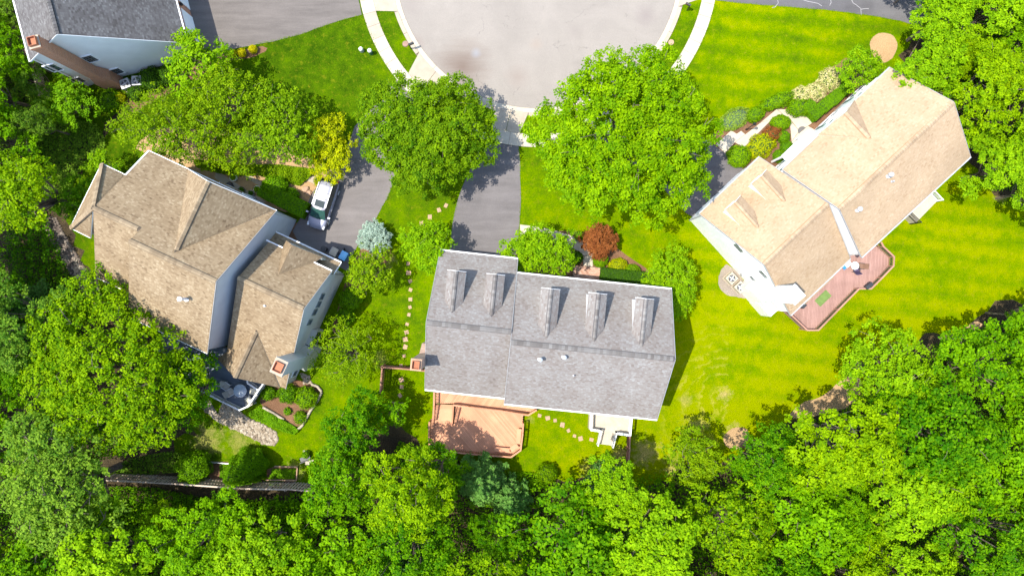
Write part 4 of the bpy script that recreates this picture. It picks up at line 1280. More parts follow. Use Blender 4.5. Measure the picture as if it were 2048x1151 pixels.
# windows
a, b_, nrm = iRw['L']
for (px_, py_, w_, h_) in ((1477, 495, 1.0, 1.3), (1526.5, 547.5, .9, 1.2), (1507, 558, .9, 1.1)):
    window(HR, ray_wall(px_, py_, a, nrm), nrm, w_, h_)
a, b_, nrm = iR['F']
L_ = (b_ - a).length
for t in (.05, .13, .42, .62, .70, .90, .97):
    for z_ in (1.7, 4.5):
        if t == .42 and z_ < 2: continue
        q = a.lerp(b_, t); q.z = z_; window(HR, q, nrm, .95, 1.5, shutters=(t in (.13, .62, .9)))
q = a.lerp(b_, .34); q.z = 1.15; MB().box(q + nrm * .04, (1.1, .08, 2.2), math.atan2((b_ - a).y, (b_ - a).x)).build('front_door', M['dark'], HR)
# entry portico slab roof
q = a.lerp(b_, .30) + nrm * .1; MB().box((q.x, q.y, 2.95), (3.4, 1.3, .18), math.atan2((b_ - a).y, (b_ - a).x)).build('porch_roof', M['white'], HR)
for s in (-1, 1):
    qq = q + (b_ - a).normalized() * s * 1.5 + nrm * .45; MB().cyl((qq.x, qq.y), .11, .05, 2.85, 10).build('porch_column', M['white'], HR)
a, b_, nrm = iRw['F']
for t in (.28, .72):
    q = a.lerp(b_, t); q.z = 1.15; MB().box(q + nrm * .02, (2.5, .06, 2.2), math.atan2((b_ - a).y, (b_ - a).x)).build('garage_door', M['white'], HR)
a, b_, nrm = iR['B']
for t in (.15, .4, .8):
    for z_ in (1.7, 4.5):
        q = a.lerp(b_, t); q.z = z_; window(HR, q, nrm, 1.1, 1.4)
# corner boards and downspouts
for a_, b2_, n_ in (iRw['L'],):
    for q_ in (a_.lerp(b_, .0), a_, b2_):
        pass
    for q_, s_ in ((a_, 1), (b2_, -1)):
        dd_ = (b2_ - a_).normalized() * .08 * s_
        strip(HR, flat(q_) + dd_ + n_ * .02 + Vector((0, 0, .1)), flat(q_) + dd_ + n_ * .02 + Vector((0, 0, 4.3)), .12, .03, M['white'], 'corner_board')
    strip(HR, flat(a_) + n_ * .07 + Vector((0, 0, .1)), flat(a_) + n_ * .07 + Vector((0, 0, 4.3)), .08, .08, M['grey'], 'downspout')
# white chimney
cp = W(1590, 590, 10.6); a, b_, nrm = iRw['L']
offc = (Vector((cp.x, cp.y, 0)) - flat(a)).dot(nrm); cp = cp - nrm * offc + nrm * .5
stack(HR, cp, 1.0, 1.1, 10.5, (.5, 1.2), 3.6, math.atan2(nrm.y, nrm.x), M['sidingR'], [], capm=M['white'])
q = flat(cp) + nrm * .1 + bkR * 1.5
wall_box = MB().box((q.x, q.y, 1.2), (.9, 1.6, 2.4), math.atan2(nrm.y, nrm.x)).build('side_bay', M['sidingR'], HR)

# ------------------------------------------------------------------ top left house
HT = thing('dark_roof_house', 'dark grey roofed house with tall red brick chimney in the top left corner', 'house', W(230, 60, 0))
tFR = c3(374, 86, 3.6); tBR = c3(63, 132, 7.6); tRR = c3(118, 84, 10.6)
ax_ = (c3(351, 0, 3.6) - tFR); ax_.z = 0; ax_.normalize()
Lt = 14.0
# square the gable to the long axis
px0 = Vector((ax_.y, -ax_.x, 0))
def sq(p, ref): return p - ax_ * (p - ref).dot(ax_)
tBR = sq(tBR, tFR); tRR = sq(tRR, tFR)
tFL, tBL, tRL = tFR + ax_ * Lt, tBR + ax_ * Lt, tRR + ax_ * Lt
roof_slab(HT, [tFR, tRR, tRL, tFL], 'T'); roof_slab(HT, [tBR, tBL, tRL, tRR], 'T')
ridge_caps(HT, tRR, tRL, 'T', .8, .7)
toF = (tFR - tBR); toF.z = 0; toF.normalize()
for a, b_, s in ((tFR, tFL, 1), (tBR, tBL, -1)): strip(HT, a + toF * .06 * s + dn, b_ + toF * .06 * s + dn, .12, .12, M['white'], 'gutter')
for a in (tFR, tBR): strip(HT, a - ax_ * .02 + dn, tRR - ax_ * .02 + dn, .03, .14, M['white'], 'rake_board')
wf = tFR + ax_ * .2 - toF * .25; wb = tBR + ax_ * .2 + toF * .25; wp = tRR + ax_ * .2; wp.z -= .2
wall(HT, [flat(wf), flat(wb), flat(wb, 7.7), wp, flat(wf, 3.7)], M['sidingW'], ax_)
wall(HT, [flat(wf + toF * .003), flat(wf + ax_ * (Lt - .5) + toF * .003), flat(wf + ax_ * (Lt - .5) + toF * .003, 3.65), flat(wf + toF * .003, 3.65)], M['brick'], -toF)
wall(HT, [flat(wb - toF * .003), flat(wb + ax_ * (Lt - .5) - toF * .003), flat(wb + ax_ * (Lt - .5) - toF * .003, 7.6), flat(wb - toF * .003, 7.6)], M['sidingW'], toF)
for t in (2.4, 5.6):
    q = wf + ax_ * t; q.z = 1.15
    MB().box(q + toF * .03, (.06, 2.5, 2.2), math.atan2(toF.y, toF.x)).build('garage_door', M['white'], HT)
q = wf + ax_ * 4.0; MB().box((q.x + toF.x * .12, q.y + toF.y * .12, 2.2), (.18, .2, .3), math.atan2(toF.y, toF.x)).build('wall_lamp', M['black'], HT)
for (px_, py_, w_, h_) in ((180, 117, .95, 1.4), (233, 142, 1.0, 1.3), (107, 135, .95, 1.5), (156, 160, .9, 1.3)):
    window(HT, ray_wall(px_, py_, wf, ax_), -ax_, w_, h_)
strip(HT, flat(wb - ax_ * .08, 7.4), flat(wb - ax_ * .08, .2), .09, .09, M['white'], 'downspout')
cp = W(68, 95, 11.2); oc = (flat(cp) - flat(wf)).dot(ax_); cp = cp - ax_ * oc - ax_ * .55
stack(HT, cp, .9, .8, 11.0, (.5, .75), 3.4, math.atan2(ax_.y, ax_.x), M['brick'], [(0, 0, .7, .65)], lowoff=(0, 0))

# ------------------------------------------------------------------ decks
def clip_line(poly, p, d):
    """intervals of the line p+t*d inside the xy polygon"""
    ts = []; n = len(poly)
    for i in range(n):
        ax, ay = poly[i]; bx, by = poly[(i + 1) % n]
        ex, ey = bx - ax, by - ay; den = d[0] * ey - d[1] * ex
        if abs(den) < 1e-12: continue
        t = ((ax - p[0]) * ey - (ay - p[1]) * ex) / den
        u = ((ax - p[0]) * d[1] - (ay - p[1]) * d[0]) / den
        if 0 <= u < 1: ts.append(t)
    ts.sort(); return [(ts[i], ts[i + 1]) for i in range(0, len(ts) - 1, 2)]

def boards(house, poly, z, ang, m, w=0.14, gap=0.012, name='deck_board', th=.03):
    d = (math.cos(ang), math.sin(ang)); n = (-d[1], d[0])
    o = poly[0]
    ss = [(x - o[0]) * n[0] + (y - o[1]) * n[1] for x, y in poly]
    s = min(ss) + w / 2
    while s < max(ss):
        p = (o[0] + n[0] * s, o[1] + n[1] * s)
        for t0, t1 in clip_line(poly, p, d):
            if t1 - t0 < .08: continue
            c = ((t0 + t1) / 2); b = MB().box((p[0] + d[0] * c, p[1] + d[1] * c, z - th / 2 + R.uniform(-.002, .002)), (t1 - t0 - .01, w - gap, th), ang)
            b.build(name, m, house)
        s += w
    # frame under the boards
    MB().prism(poly, z - .26, z - th - .006).build('deck_frame', M['bark'], house)

_bal = {}
def rail(house, pts, z, m, h=.95, sp=.13, posts=True, capw=.14, mat_b=None, name='baluster'):
    """pts xy list; z deck level (number or list)"""
    zs = z if isinstance(z, list) else [z] * len(pts)
    k = (m.name, h)
    if k not in _bal:
        b = MB().box((0, 0, h / 2), (.045, .045, h - .1)); _bal[k] = b.mesh(name); _bal[k].materials.append(mat_b or m)
    for i in range(len(pts) - 1):
        a = Vector((*pts[i], zs[i])); c = Vector((*pts[i + 1], zs[i + 1])); L = (c - a).length
        up = Vector((0, 0, 1)); ex = (c - a).normalized() * .03
        strip(house, a - ex + up * (h - .02 + .002 * (i % 2)), c + ex + up * (h - .02 + .002 * (i % 2)), capw, .04, m, 'rail_cap')
        strip(house, a + up * .10, c + up * .10, .05, .07, m, 'bottom_rail')
        n = max(1, int(L / sp))
        for j in range(1, n):
            q = a.lerp(c, j / n)
            child_at(name, _bal[k], None, house, q, (0, 0, math.atan2(c.y - a.y, c.x - a.x)))
    if posts:
        for i, p in enumerate(pts):
            MB().box((p[0], p[1], zs[i] / 2 + h / 2 - .02), (.1, .1, zs[i] + h - .05)).build('rail_post', m, house)

def P1(x, y, h): return tuple(W(x, y, h).xy)
DC = thing('cedar_deck', 'orange cedar two-level deck with railings behind the grey-roofed house', 'deck', W(950, 845, 0))
zu, zl = 1.15, 0.45
up_poly = [P1(*p, zu) for p in ((872,770),(871,806),(890,806),(907,806),(1056,826),(1072,816),(1095,800))]
lo_poly = [P1(*p, zl) for p in ((862,838),(859,893),(892,897),(1023,909),(1042,895),(1046,829),(1000,818),(910,806),(908,847))]
boards(DC, up_poly, zu, math.radians(56), M['cedar'])
boards(DC, lo_poly, zl, math.radians(-50), M['cedar'])
# stairs between the levels
sa, sb_ = P1(871, 807, zu), P1(905, 809, zu); ea, eb = P1(868, 846, zl), P1(905, 850, zl)
for i in range(5):
    t0 = i / 5; t1 = (i + 1) / 5; z_ = zu - (i + 1) * (zu - zl) / 6
    q = [tuple(Vector(sa).lerp(Vector(ea), t0 + .01)), tuple(Vector(sb_).lerp(Vector(eb), t0 + .01)), tuple(Vector(sb_).lerp(Vector(eb), t1)), tuple(Vector(sa).lerp(Vector(ea), t1))]
    MB().prism(q, z_ - .05, z_).build('stair_tread', M['cedar'], DC)
for a, b_ in ((sa, ea), (sb_, eb)):
    strip(DC, Vector((*a, zu - .15)), Vector((*b_, zl + .05)), .05, .25, M['cedarR'], 'stringer')
rail(DC, [P1(870.5, 782, zu), P1(870, 807, zu)], zu, M['cedarR'])
rail(DC, [P1(870, 808.5, zu), P1(868, 838, zl)], [zu, zl], M['cedarR'])
rail(DC, [P1(908, 806, zu), P1(940, 811, zu), P1(1007, 819, zu), P1(1056, 826, zu), P1(1072, 816, zu)], zu, M['cedarR'])
rail(DC, [P1(908, 807.5, zu), P1(905.5, 846, zl)], [zu, zl], M['cedarR'])
rail(DC, [P1(861, 840, zl), P1(860, 868, zl), P1(862, 893, zl), P1(892, 897, zl), P1(950, 903, zl), P1(1022, 908.5, zl), P1(1041, 895, zl), P1(1045, 862, zl)], zl, M['cedarR'])
rail(DC, [P1(1045, 860, zl), P1(1046, 843, zl)], zl, M['cedarR'])
# built-in benches along the far corner
for (a, b_) in (((987, 897), (1019, 900)), ((1021, 899), (1035, 889)), ((1036, 887), (1039, 857))):
    A_, B_ = Vector((*P1(*a, zl + .4), zl + .42)), Vector((*P1(*b_, zl + .4), zl + .42))
    o = strip(DC, A_, B_, .42, .04, M['cedar'], 'bench_seat')
    for t in (.1, .9):
        q = A_.lerp(B_, t); MB().box((q.x, q.y, zl + .2), (.09, .3, .39)).build('bench_leg', M['cedarR'], DC)

# white porch and steps
PC = thing('rear_porch', 'small cream porch with white railing and steps behind grey-roofed house', 'porch', W(1220, 850, 0))
zp = .9
pp = [P1(*p, zp) for p in ((1180,818),(1178,858),(1258,868),(1261,826))]
MB().prism(pp, 0, zp).build('porch_floor', M['conc2'], PC)
s0, s1 = P1(1201, 858, zp), P1(1231, 862, zp); dvec = (Vector(P1(1199, 884, 0)) - Vector(P1(1203, 858, 0))).normalized()
for i in range(5):
    a = Vector(s0) + dvec * (i * .29 + .02); b_ = Vector(s1) + dvec * (i * .29 + .02); z_ = zp - (i + 1) * zp / 6
    MB().prism([tuple(a), tuple(b_), tuple(b_ + dvec * .31), tuple(a + dvec * .31)], 0, z_).build('step', M['conc2'], PC)
rail(PC, [P1(1181, 824, zp), P1(1180, 855, zp), P1(1201, 858, zp)], zp, M['white'], capw=.16)
rail(PC, [P1(1231, 862, zp), P1(1257, 866, zp), P1(1260, 830, zp)], zp, M['white'], capw=.16)
for s_ in (s0, s1):
    a = Vector((*s_, zp)); b_ = Vector((*(Vector(s_) + dvec * 1.5), .15))
    rail(PC, [tuple(a.xy), tuple(b_.xy)], [zp, .15], M['white'], h=.9, capw=.08)

DL = thing('blue_grey_deck', 'blue-grey deck with pale railing behind the brown-roofed house', 'deck', W(440, 740, 0))
zd = 1.0
dl = [P1(*p, zd) for p in ((320,640),(325,700),(345,742),(416,781),(488,817),(505,809),(526,775),(536,764),(470,700),(440,690))]
boards(DL, dl, zd, math.radians(-12), M['blueb'])
rail(DL, [P1(326, 700, zd), P1(345, 741, zd), P1(380, 761, zd), P1(416, 780.5, zd), P1(452, 799, zd), P1(487, 816, zd), P1(504, 808, zd), P1(525, 776, zd), P1(535, 762, zd)], zd, M['greyR'])
rail(DL, [P1(524, 777, zd), P1(503, 763, zd), P1(502, 757, zd)], zd, M['greyR'])

DR = thing('faded_red_deck', 'pinkish red deck with brown railing behind the tan-roofed house', 'deck', W(1680, 590, 0))
zr = 0.9
dr = [P1(*p, zr) for p in ((1556,612),(1606,658),(1628,658),(1708,577),(1733,577),(1776,532),(1777,514),(1755,494),(1735,480),(1690,500),(1600,590))]
boards(DR, dr, zr, math.radians(86), M['pink'])
drr = [P1(*p, zr) for p in ((1560,615),(1606,658.5),(1628,658.5),(1668,617.5),(1708,577),(1732,577),(1754,555),(1776,532),(1777,514),(1756,494),(1752,486))]
rail(DR, drr, zr, M['pinkR'], mat_b=M['bark'])

# rear stoop of the tan-roofed house
SR = thing('rear_stoop', 'white landing with short steps behind the tan-roofed house', 'porch', W(1845, 418, 0))
pp = [P1(*p, .9) for p in ((1812,427),(1857,384),(1874,402),(1831,446))]
MB().prism(pp, 0, .9).build('stoop_floor', M['conc2'], SR)
for a, b_ in ((pp[1], pp[2]),): rail(SR, [a, b_], .9, M['white'], capw=.07)
rail(SR, [pp[0], pp[3]], .9, M['black'], capw=.04)

# ------------------------------------------------------------------ vegetation
def tubes_mesh(name, tubes, n=5):
    b = MB()
    for pts, rad in tubes: b.tube(pts, rad, n)
    return b.mesh(name)

def leaf_quads(rs, C, Nn, size, aspect=0.6, tilt=0.9):
    """C centres (n,3), Nn preferred normals (n,3)"""
    n = len(C)
    nn = Nn + rs.normal(0, tilt, (n, 3)) * 0.5
    nn /= np.linalg.norm(nn, axis=1)[:, None] + 1e-9
    a = rs.normal(0, 1, (n, 3)); a -= (a * nn).sum(1)[:, None] * nn; a /= np.linalg.norm(a, axis=1)[:, None] + 1e-9
    b = np.cross(nn, a)
    s = size * rs.uniform(0.65, 1.3, n)
    ax = a * s[:, None] * 0.5; bx = b * s[:, None] * 0.5 * aspect
    fold = nn * (s * 0.12)[:, None]
    return np.stack([C - ax, C - bx * 1.0 + fold * 0, C + ax + fold, C + bx], 1)

def crown(rs, Rr, z0, z1, leaf=0.24, lai=2.6, clump=0.5, nl=None, irregular=0.22, droop=0.25, lobe_r=0.36, gaps=0.0, aspect=0.62):
    """foliage of a broadleaf tree, crown centred on the origin. returns quads, tint, lobe centres"""
    nl = nl or int(10 + Rr * 2.6)
    hz = (z1 - z0)
    lobes = []
    ph = rs.uniform(0, 6.28, 4)
    for i in range(nl * 4):
        a = rs.uniform(0, 2 * math.pi); q = math.sqrt(rs.uniform(0, 1))
        out = 1 + irregular * (math.sin(2 * a + ph[0]) * .5 + math.sin(3 * a + ph[1]) * .5 + math.sin(5 * a + ph[2]) * .35)
        r = q * Rr * (1 - lobe_r * .62) * out
        dome = math.sqrt(max(0.0, 1 - (q * 0.93) ** 2))
        z = z0 + hz * (0.22 + 0.60 * dome) + rs.uniform(-.09, .07) * hz
        p = np.array([r * math.cos(a), r * math.sin(a), z])
        if all(np.linalg.norm((p - l[0]) * np.array([1, 1, .5])) > Rr * lobe_r * 0.62 for l in lobes):
            lobes.append((p, Rr * lobe_r * rs.uniform(.75, 1.2)))
        if len(lobes) >= nl: break
    area = math.pi * Rr * Rr
    leaf_a = leaf * leaf * aspect * 0.5
    ntot = int(lai * area / leaf_a)
    C = []; NN = []; T = []
    wsum = sum(l[1] ** 2 for l in lobes)
    for (p, lr) in lobes:
        nclump = max(6, int(2.4 * (lr / clump) ** 2))
        th = rs.uniform(0, 2 * math.pi, nclump); cz = rs.uniform(-0.25, 1.0, nclump)
        s = np.sqrt(1 - cz ** 2)
        d = np.stack([s * np.cos(th), s * np.sin(th), cz], 1)
        rad = lr * rs.uniform(.72, 1.12, nclump)
        cc = p + d * rad[:, None] * np.array([1, 1, .72]); 
        tone = np.clip(rs.normal(.5, .17, nclump), 0, 1)
        m = max(4, int(ntot * (lr ** 2 / wsum) / nclump))
        cc_r = np.repeat(cc, m, 0); dd = np.repeat(d, m, 0); tt = np.repeat(tone, m)
        g = rs.normal(0, 1, (len(cc_r), 3)); g /= np.linalg.norm(g, axis=1)[:, None]
        g *= (rs.uniform(0, 1, len(g)) ** .5)[:, None] * clump * np.array([1, 1, .55])
        pos = cc_r + g
        pos[:, 2] -= droop * (np.linalg.norm(g[:, :2], axis=1) ** 2) / clump
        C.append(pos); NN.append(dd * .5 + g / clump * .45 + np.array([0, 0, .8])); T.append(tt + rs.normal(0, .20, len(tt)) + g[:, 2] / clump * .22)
    C = np.concatenate(C); NN = np.concatenate(NN); T = np.clip(np.concatenate(T), 0, 1)
    if gaps:
        k = np.sin(C[:, 0] * 1.9 + ph[0]) * np.sin(C[:, 1] * 2.3 + ph[1]) + rs.normal(0, .3, len(C))
        keep = k < 1.0 - gaps; C, NN, T = C[keep], NN[keep], T[keep]
    return leaf_quads(rs, C, NN, leaf, aspect), T, lobes

def limbs(rs, lobes, z0, h, r0, twigs=2):
    t = []
    base = np.zeros(3)
    fork = np.array([rs.uniform(-.2, .2), rs.uniform(-.2, .2), max(z0 * .8, h * .22)])
    t.append(([base, fork * .5 + np.array([.04, 0, 0]), fork], [r0, r0 * .85, r0 * .7]))
    for (p, lr) in lobes:
        mid = fork * .45 + p * .55; mid[2] = fork[2] + (p[2] - fork[2]) * .42
        end = p + np.array([0, 0, lr * .35])
        t.append(([fork, mid, p, end], [r0 * .42, r0 * .24, r0 * .12, r0 * .05]))
        for k in range(twigs):
            a = rs.uniform(0, 6.28); e = p + np.array([math.cos(a) * lr * .8, math.sin(a) * lr * .8, lr * rs.uniform(0, .6)])
            t.append(([p, (p + e) / 2 + np.array([0, 0, .1]), e], [r0 * .1, r0 * .06, r0 * .03]))
    return t

def place_tree(name, label, cat, base, crown_me, trunk_me, leafm, barkm=None, group=None, rz=0.0, sc=1.0):
    t = thing(name, label, cat, base, group, rz)
    if sc != 1.0: t.scale = (sc, sc, sc)
    for nm, me, mm in (('foliage', crown_me, leafm), ('trunk', trunk_me, barkm or M['bark'])):
        o = bpy.data.objects.new(nm, me)
        if len(me.materials) == 0: me.materials.append(mm)
        col.objects.link(o); o.parent = t
        o.rotation_euler = (0, 0, 0)
    return t

def tree(label, px, py, rpx, h, leafk, seed, z0=None, name='broadleaf_tree', sx=1.0, sy=1.0, rot=0.0, ang=0.0, group=None, cat='tree', **kw):
    """px,py,rpx: crown centre and radius in the photo"""
    zc = h * .62
    k = (H - h * .75) / F
    base = W(px, py, h * .72); base.z = 0
    Rr = rpx * k
    rs = np.random.RandomState(seed)
    z0 = h * .28 if z0 is None else z0
    Q, T, lobes = crown(rs, Rr, z0, h, **kw)
    if sx != 1 or sy != 1 or rot:
        c_, s_ = math.cos(rot), math.sin(rot)
        A = np.array([[c_ * sx, -s_ * sy, 0], [s_ * sx, c_ * sy, 0], [0, 0, 1]])
        Q = Q @ A.T
        lobes = [(A @ l[0], l[1]) for l in lobes]
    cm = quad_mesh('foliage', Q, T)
    tm = tubes_mesh('trunk', limbs(rs, lobes, z0, h, 0.028 * h))
    bk = kw.get('bark', None)
    return place_tree(name, label, cat, base, cm, tm, LF[leafk], None, group)

# single trees of the gardens
tree('wide dark green street tree between the two driveways, partly over the kerb', 848, 266, 126, 7.6, 'street', 11, leaf=.19, clump=.42, lai=8.0, lobe_r=.32, nl=36, irregular=.2, name='street_tree')
tree('largest round bright green maple, beside the lawn in front of the tan-roofed house', 1258, 271, 180, 12.5, 'maple', 12, leaf=.23, clump=.50, lai=6.5, lobe_r=.27, nl=40, irregular=.12, name='maple_tree')
tree('bright green maple against the corner of the dark grey roofed house', 388, 126, 66, 6.5, 'bright', 13, leaf=.26, clump=.45, lai=3.0, name='maple_tree')
tree('loose feathery tree left of the pair in front of the brown-roofed house', 325, 262, 92, 6.0, 'locust', 14, leaf=.18, clump=.32, lai=1.9, gaps=.35, name='locust_tree', irregular=.3)
tree('loose green tree on the lawn below the corner maple', 440, 205, 92, 6.5, 'locust', 15, leaf=.20, clump=.32, lai=2.0, gaps=.25, name='locust_tree')
tree('dense mid green tree left of the golden shrub tree', 560, 252, 84, 6.5, 'street', 16, leaf=.22, clump=.35, lai=2.6, name='locust_tree')
tree('low green tree touching the front gutter of the brown-roofed house', 455, 300, 55, 4.2, 'locust', 17, leaf=.2, clump=.3, lai=2.2, name='small_tree')
tree('golden yellow-green small tree beside the silver car', 658, 292, 57, 4.2, 'gold', 18, z0=.5, leaf=.16, clump=.26, lai=4.4, sy=1.12, sx=.88, lobe_r=.34, irregular=.08, nl=22, name='golden_tree')
tree('round light green tree below the blue spruce', 737, 543, 50, 5.0, 'locust', 19, leaf=.19, clump=.28, lai=2.6, name='small_tree')
tree('bright green upright tree at the left corner of the grey-roofed house', 855, 491, 54, 5.5, 'bright', 20, leaf=.19, clump=.33, lai=3.8, name='small_tree')
tree('thin yellow-green tree with bare twigs right of the grey chimney', 690, 702, 72, 6.0, 'locust', 21, leaf=.15, clump=.24, lai=1.5, gaps=.35, name='thin_tree')
tree('bright green tree covering the inner corner of the grey roof', 1046, 507, 50, 5.0, 'bright', 22, leaf=.18, clump=.3, lai=4.2, nl=16, name='dogwood_tree')
tree('bright green tree left of the red maple and over the front walk', 1103, 504, 55, 5.6, 'bright', 23, leaf=.18, clump=.3, lai=4.2, nl=20, name='dogwood_tree')
tree('small round dark red Japanese maple beside the front walk', 1199, 481, 36, 2.4, 'red', 24, z0=.3, leaf=.10, clump=.16, lai=7, lobe_r=.36, irregular=.03, nl=22, name='red_maple_tree')
tree('broad bright green evergreen at the right front corner of the grey-roofed house', 1344, 568, 62, 4.6, 'bright', 25, z0=.5, leaf=.15, clump=.24, lai=4.6, sx=.98, sy=1.12, nl=24, irregular=.08, name='yew_tree')
tree('rounded green tree beside dark grey roofed house, below its chimney', 128, 205, 57, 4.8, 'hedge', 26, leaf=.17, clump=.28, lai=3.2, name='small_tree')
tree('small bright tree at the left end of the brown roof', 205, 332, 36, 4.0, 'bright', 27, leaf=.18, clump=.26, lai=2.6, name='small_tree')
tree('green tree between the stony swale and the brown roof', 150, 405, 47, 4.5, 'hedge', 28, leaf=.18, clump=.3, lai=3.0, name='small_tree')
tree('rounded green tree above the tan roof, beside the mulch ring', 1727, 137, 44, 4.0, 'bright', 29, z0=.4, leaf=.18, clump=.28, lai=3.2, name='small_tree')
tree('large bright yellow-green tree below the brown-roofed house', 205, 745, 180, 12, 'woodY', 30, leaf=.22, clump=.40, lai=3.6, lobe_r=.24, irregular=.2, nl=44, name='maple_tree')
tree('bright green tree at the left edge beside the stony swale', 28, 388, 92, 11, 'woodY', 31, leaf=.22, clump=.40, lai=3.4, name='maple_tree')
tree('green tree overhanging the blue-grey deck', 372, 775, 72, 8.5, 'wood', 32, leaf=.20, clump=.36, lai=3.4, name='deck_tree')
tree('yellow-green tree with a star of drooping branches near the bare soil', 1392, 915, 62, 7, 'locust', 33, leaf=.2, clump=.3, lai=2.8, name='spreading_tree')
tree('bright green tree shading the lower left corner of the cedar deck', 872, 940, 60, 8.5, 'wood', 34, leaf=.21, clump=.36, lai=3.6, name='wood_tree')
tree('tall bright yellow-green tree below the cedar deck', 810, 985, 100, 13, 'woodY', 35, leaf=.20, clump=.36, lai=3.8, lobe_r=.3, name='wood_tree')
tree('green tree between the log-edged bed and the cedar deck', 705, 862, 72, 8, 'wood', 36, leaf=.20, clump=.34, lai=3.6, name='wood_tree')
tree('green tree right of the picket fence end', 680, 960, 78, 10, 'wood', 37, leaf=.20, clump=.34, lai=3.6, name='wood_tree')
tree('small green tree above the log-edged bed', 785, 818, 34, 4.5, 'wood', 38, leaf=.22, clump=.3, lai=2.6, name='small_tree')
tree('bright green tree jutting into the lawn below the pinkish deck', 1790, 745, 92, 10, 'bright', 39, leaf=.21, clump=.36, lai=3.6, name='wood_tree')
tree('dull green tree with pale twigs in the bottom left corner', 110, 990, 118, 13, 'woodB', 40, leaf=.24, clump=.4, lai=2.4, lobe_r=.3, name='wood_tree')
tree('dull blue-green tree at the left end of the fence', 120, 880, 105, 12, 'woodB', 41, leaf=.24, clump=.4, lai=2.8, name='wood_tree')

# pines: whorls of drooping needle branches
def pine(label, px, py, rpx, h, seed, leafk='pine', group=None):
    rs = np.random.RandomState(seed); base = W(px, py, h * .5); base.z = 0
    Rr = rpx * (H - h * .5) / F
    C = []; NN = []; T = []; tb = [([(0, 0, 0), (0, 0, h * .97)], [.16, .03])]
    nw = 11
    for i in range(nw):
        f = i / (nw - 1); z = h * (.18 + .8 * f); rr = Rr * (1 - f) ** .75 + .25
        nb = max(4, int(9 - 4 * f))
        for j in range(nb):
            a = 2 * math.pi * (j + rs.uniform(-.25, .25)) / nb + i * .7
            rl = rr * rs.uniform(.75, 1.12)
            tip = np.array([math.cos(a) * rl, math.sin(a) * rl, z + rl * .12])
            tb.append(([(0, 0, z - .1), tuple(tip)], [.045, .012]))
            m = int(34 * rl / .5) + 14
            t = rs.uniform(.2, 1.05, m); side = rs.normal(0, 1, m) * .22 * (1.15 - t * .6) * min(1.4, rl)
            p = np.stack([math.cos(a) * rl * t - math.sin(a) * side, math.sin(a) * rl * t + math.cos(a) * side, z - .1 + (rl * .12 + .1) * t + rs.normal(0, .06, m)], 1)
            C.append(p); NN.append(np.tile(np.array([math.cos(a) * .3, math.sin(a) * .3, 1.0]), (m, 1))); T.append(np.clip(rs.normal(.45, .2, m) + .25 * (t - .5), 0, 1))
    C = np.concatenate(C); NN = np.concatenate(NN); T = np.concatenate(T)
    cm = quad_mesh('foliage', leaf_quads(rs, C, NN, .30, .38), T)
    return place_tree('pine_tree', label, 'tree', base, cm, tubes_mesh('trunk', tb, 5), LF[leafk], None, group)
pine('blue-green pine just below the cedar deck', 965, 965, 50, 7, 51)
pine('small blue-green pine left of the pine below the cedar deck', 1020, 1005, 40, 6, 52)
pine('blue-green pine right of the loose feathery trees at lower left', 800, 1120, 52, 8, 53)
pine('dark pine at the left edge, above the stony swale', 40, 620, 60, 9, 54)
pine('slender dark conifer shading the grass below the steps', 1215, 965, 34, 7, 55)

# dense clipped and rounded shrubs
def shell(rs, fn, n, leaf, jitter=.05, aspect=.7):
    P, Nn = fn(rs, n)
    P = P + rs.normal(0, 1, P.shape) * jitter
    return leaf_quads(rs, P, Nn, leaf, aspect, tilt=1.1)

def ball_fn(rx, ry, rz, zc, lump=.08, seed=0):
    def f(rs, n):
        th = rs.uniform(0, 2 * math.pi, n); cz = rs.uniform(-.45, 1, n); s = np.sqrt(1 - cz ** 2)
        d = np.stack([s * np.cos(th), s * np.sin(th), cz], 1)
        l = 1 + lump * (np.sin(d[:, 0] * 6 + seed) * np.sin(d[:, 1] * 7 + seed * 2) + .6 * np.sin(d[:, 2] * 9 + d[:, 0] * 5))
        P = d * l[:, None] * np.array([rx, ry, rz]); P[:, 2] += zc
        return P, d * np.array([1, 1, 1.2])
    return f
def box_fn(lx, ly, h, bulge=.04):
    def f(rs, n):
        At, As, Al = lx * ly, lx * h, ly * h
        w = np.array([At, As, As, Al, Al]); w = w / w.sum()
        k = rs.choice(5, n, p=w); a = rs.uniform(-1, 1, n); b = rs.uniform(-1, 1, n)
        P = np.zeros((n, 3)); Nn = np.zeros((n, 3))
        m = k == 0; P[m] = np.stack([a[m] * lx / 2, b[m] * ly / 2, np.full(m.sum(), h)], 1); Nn[m] = (0, 0, 1)
        for kk, ax in ((1, 1), (2, -1)):
            m = k == kk; P[m] = np.stack([a[m] * lx / 2, np.full(m.sum(), ax * ly / 2), (b[m] + 1) / 2 * h], 1); Nn[m] = (0, ax, .5)
        for kk, ax in ((3, 1), (4, -1)):
            m = k == kk; P[m] = np.stack([np.full(m.sum(), ax * lx / 2), a[m] * ly / 2, (b[m] + 1) / 2 * h], 1); Nn[m] = (ax, 0, .5)
        # rounded shoulders
        P[:, 2] -= .10 * (np.abs(P[:, 0]) / (lx / 2)) ** 8 + .10 * (np.abs(P[:, 1]) / (ly / 2)) ** 8
        P[:, 2] += bulge * np.sin(P[:, 0] * 3.1) * np.sin(P[:, 1] * 2.7)
        return P, Nn
    return f

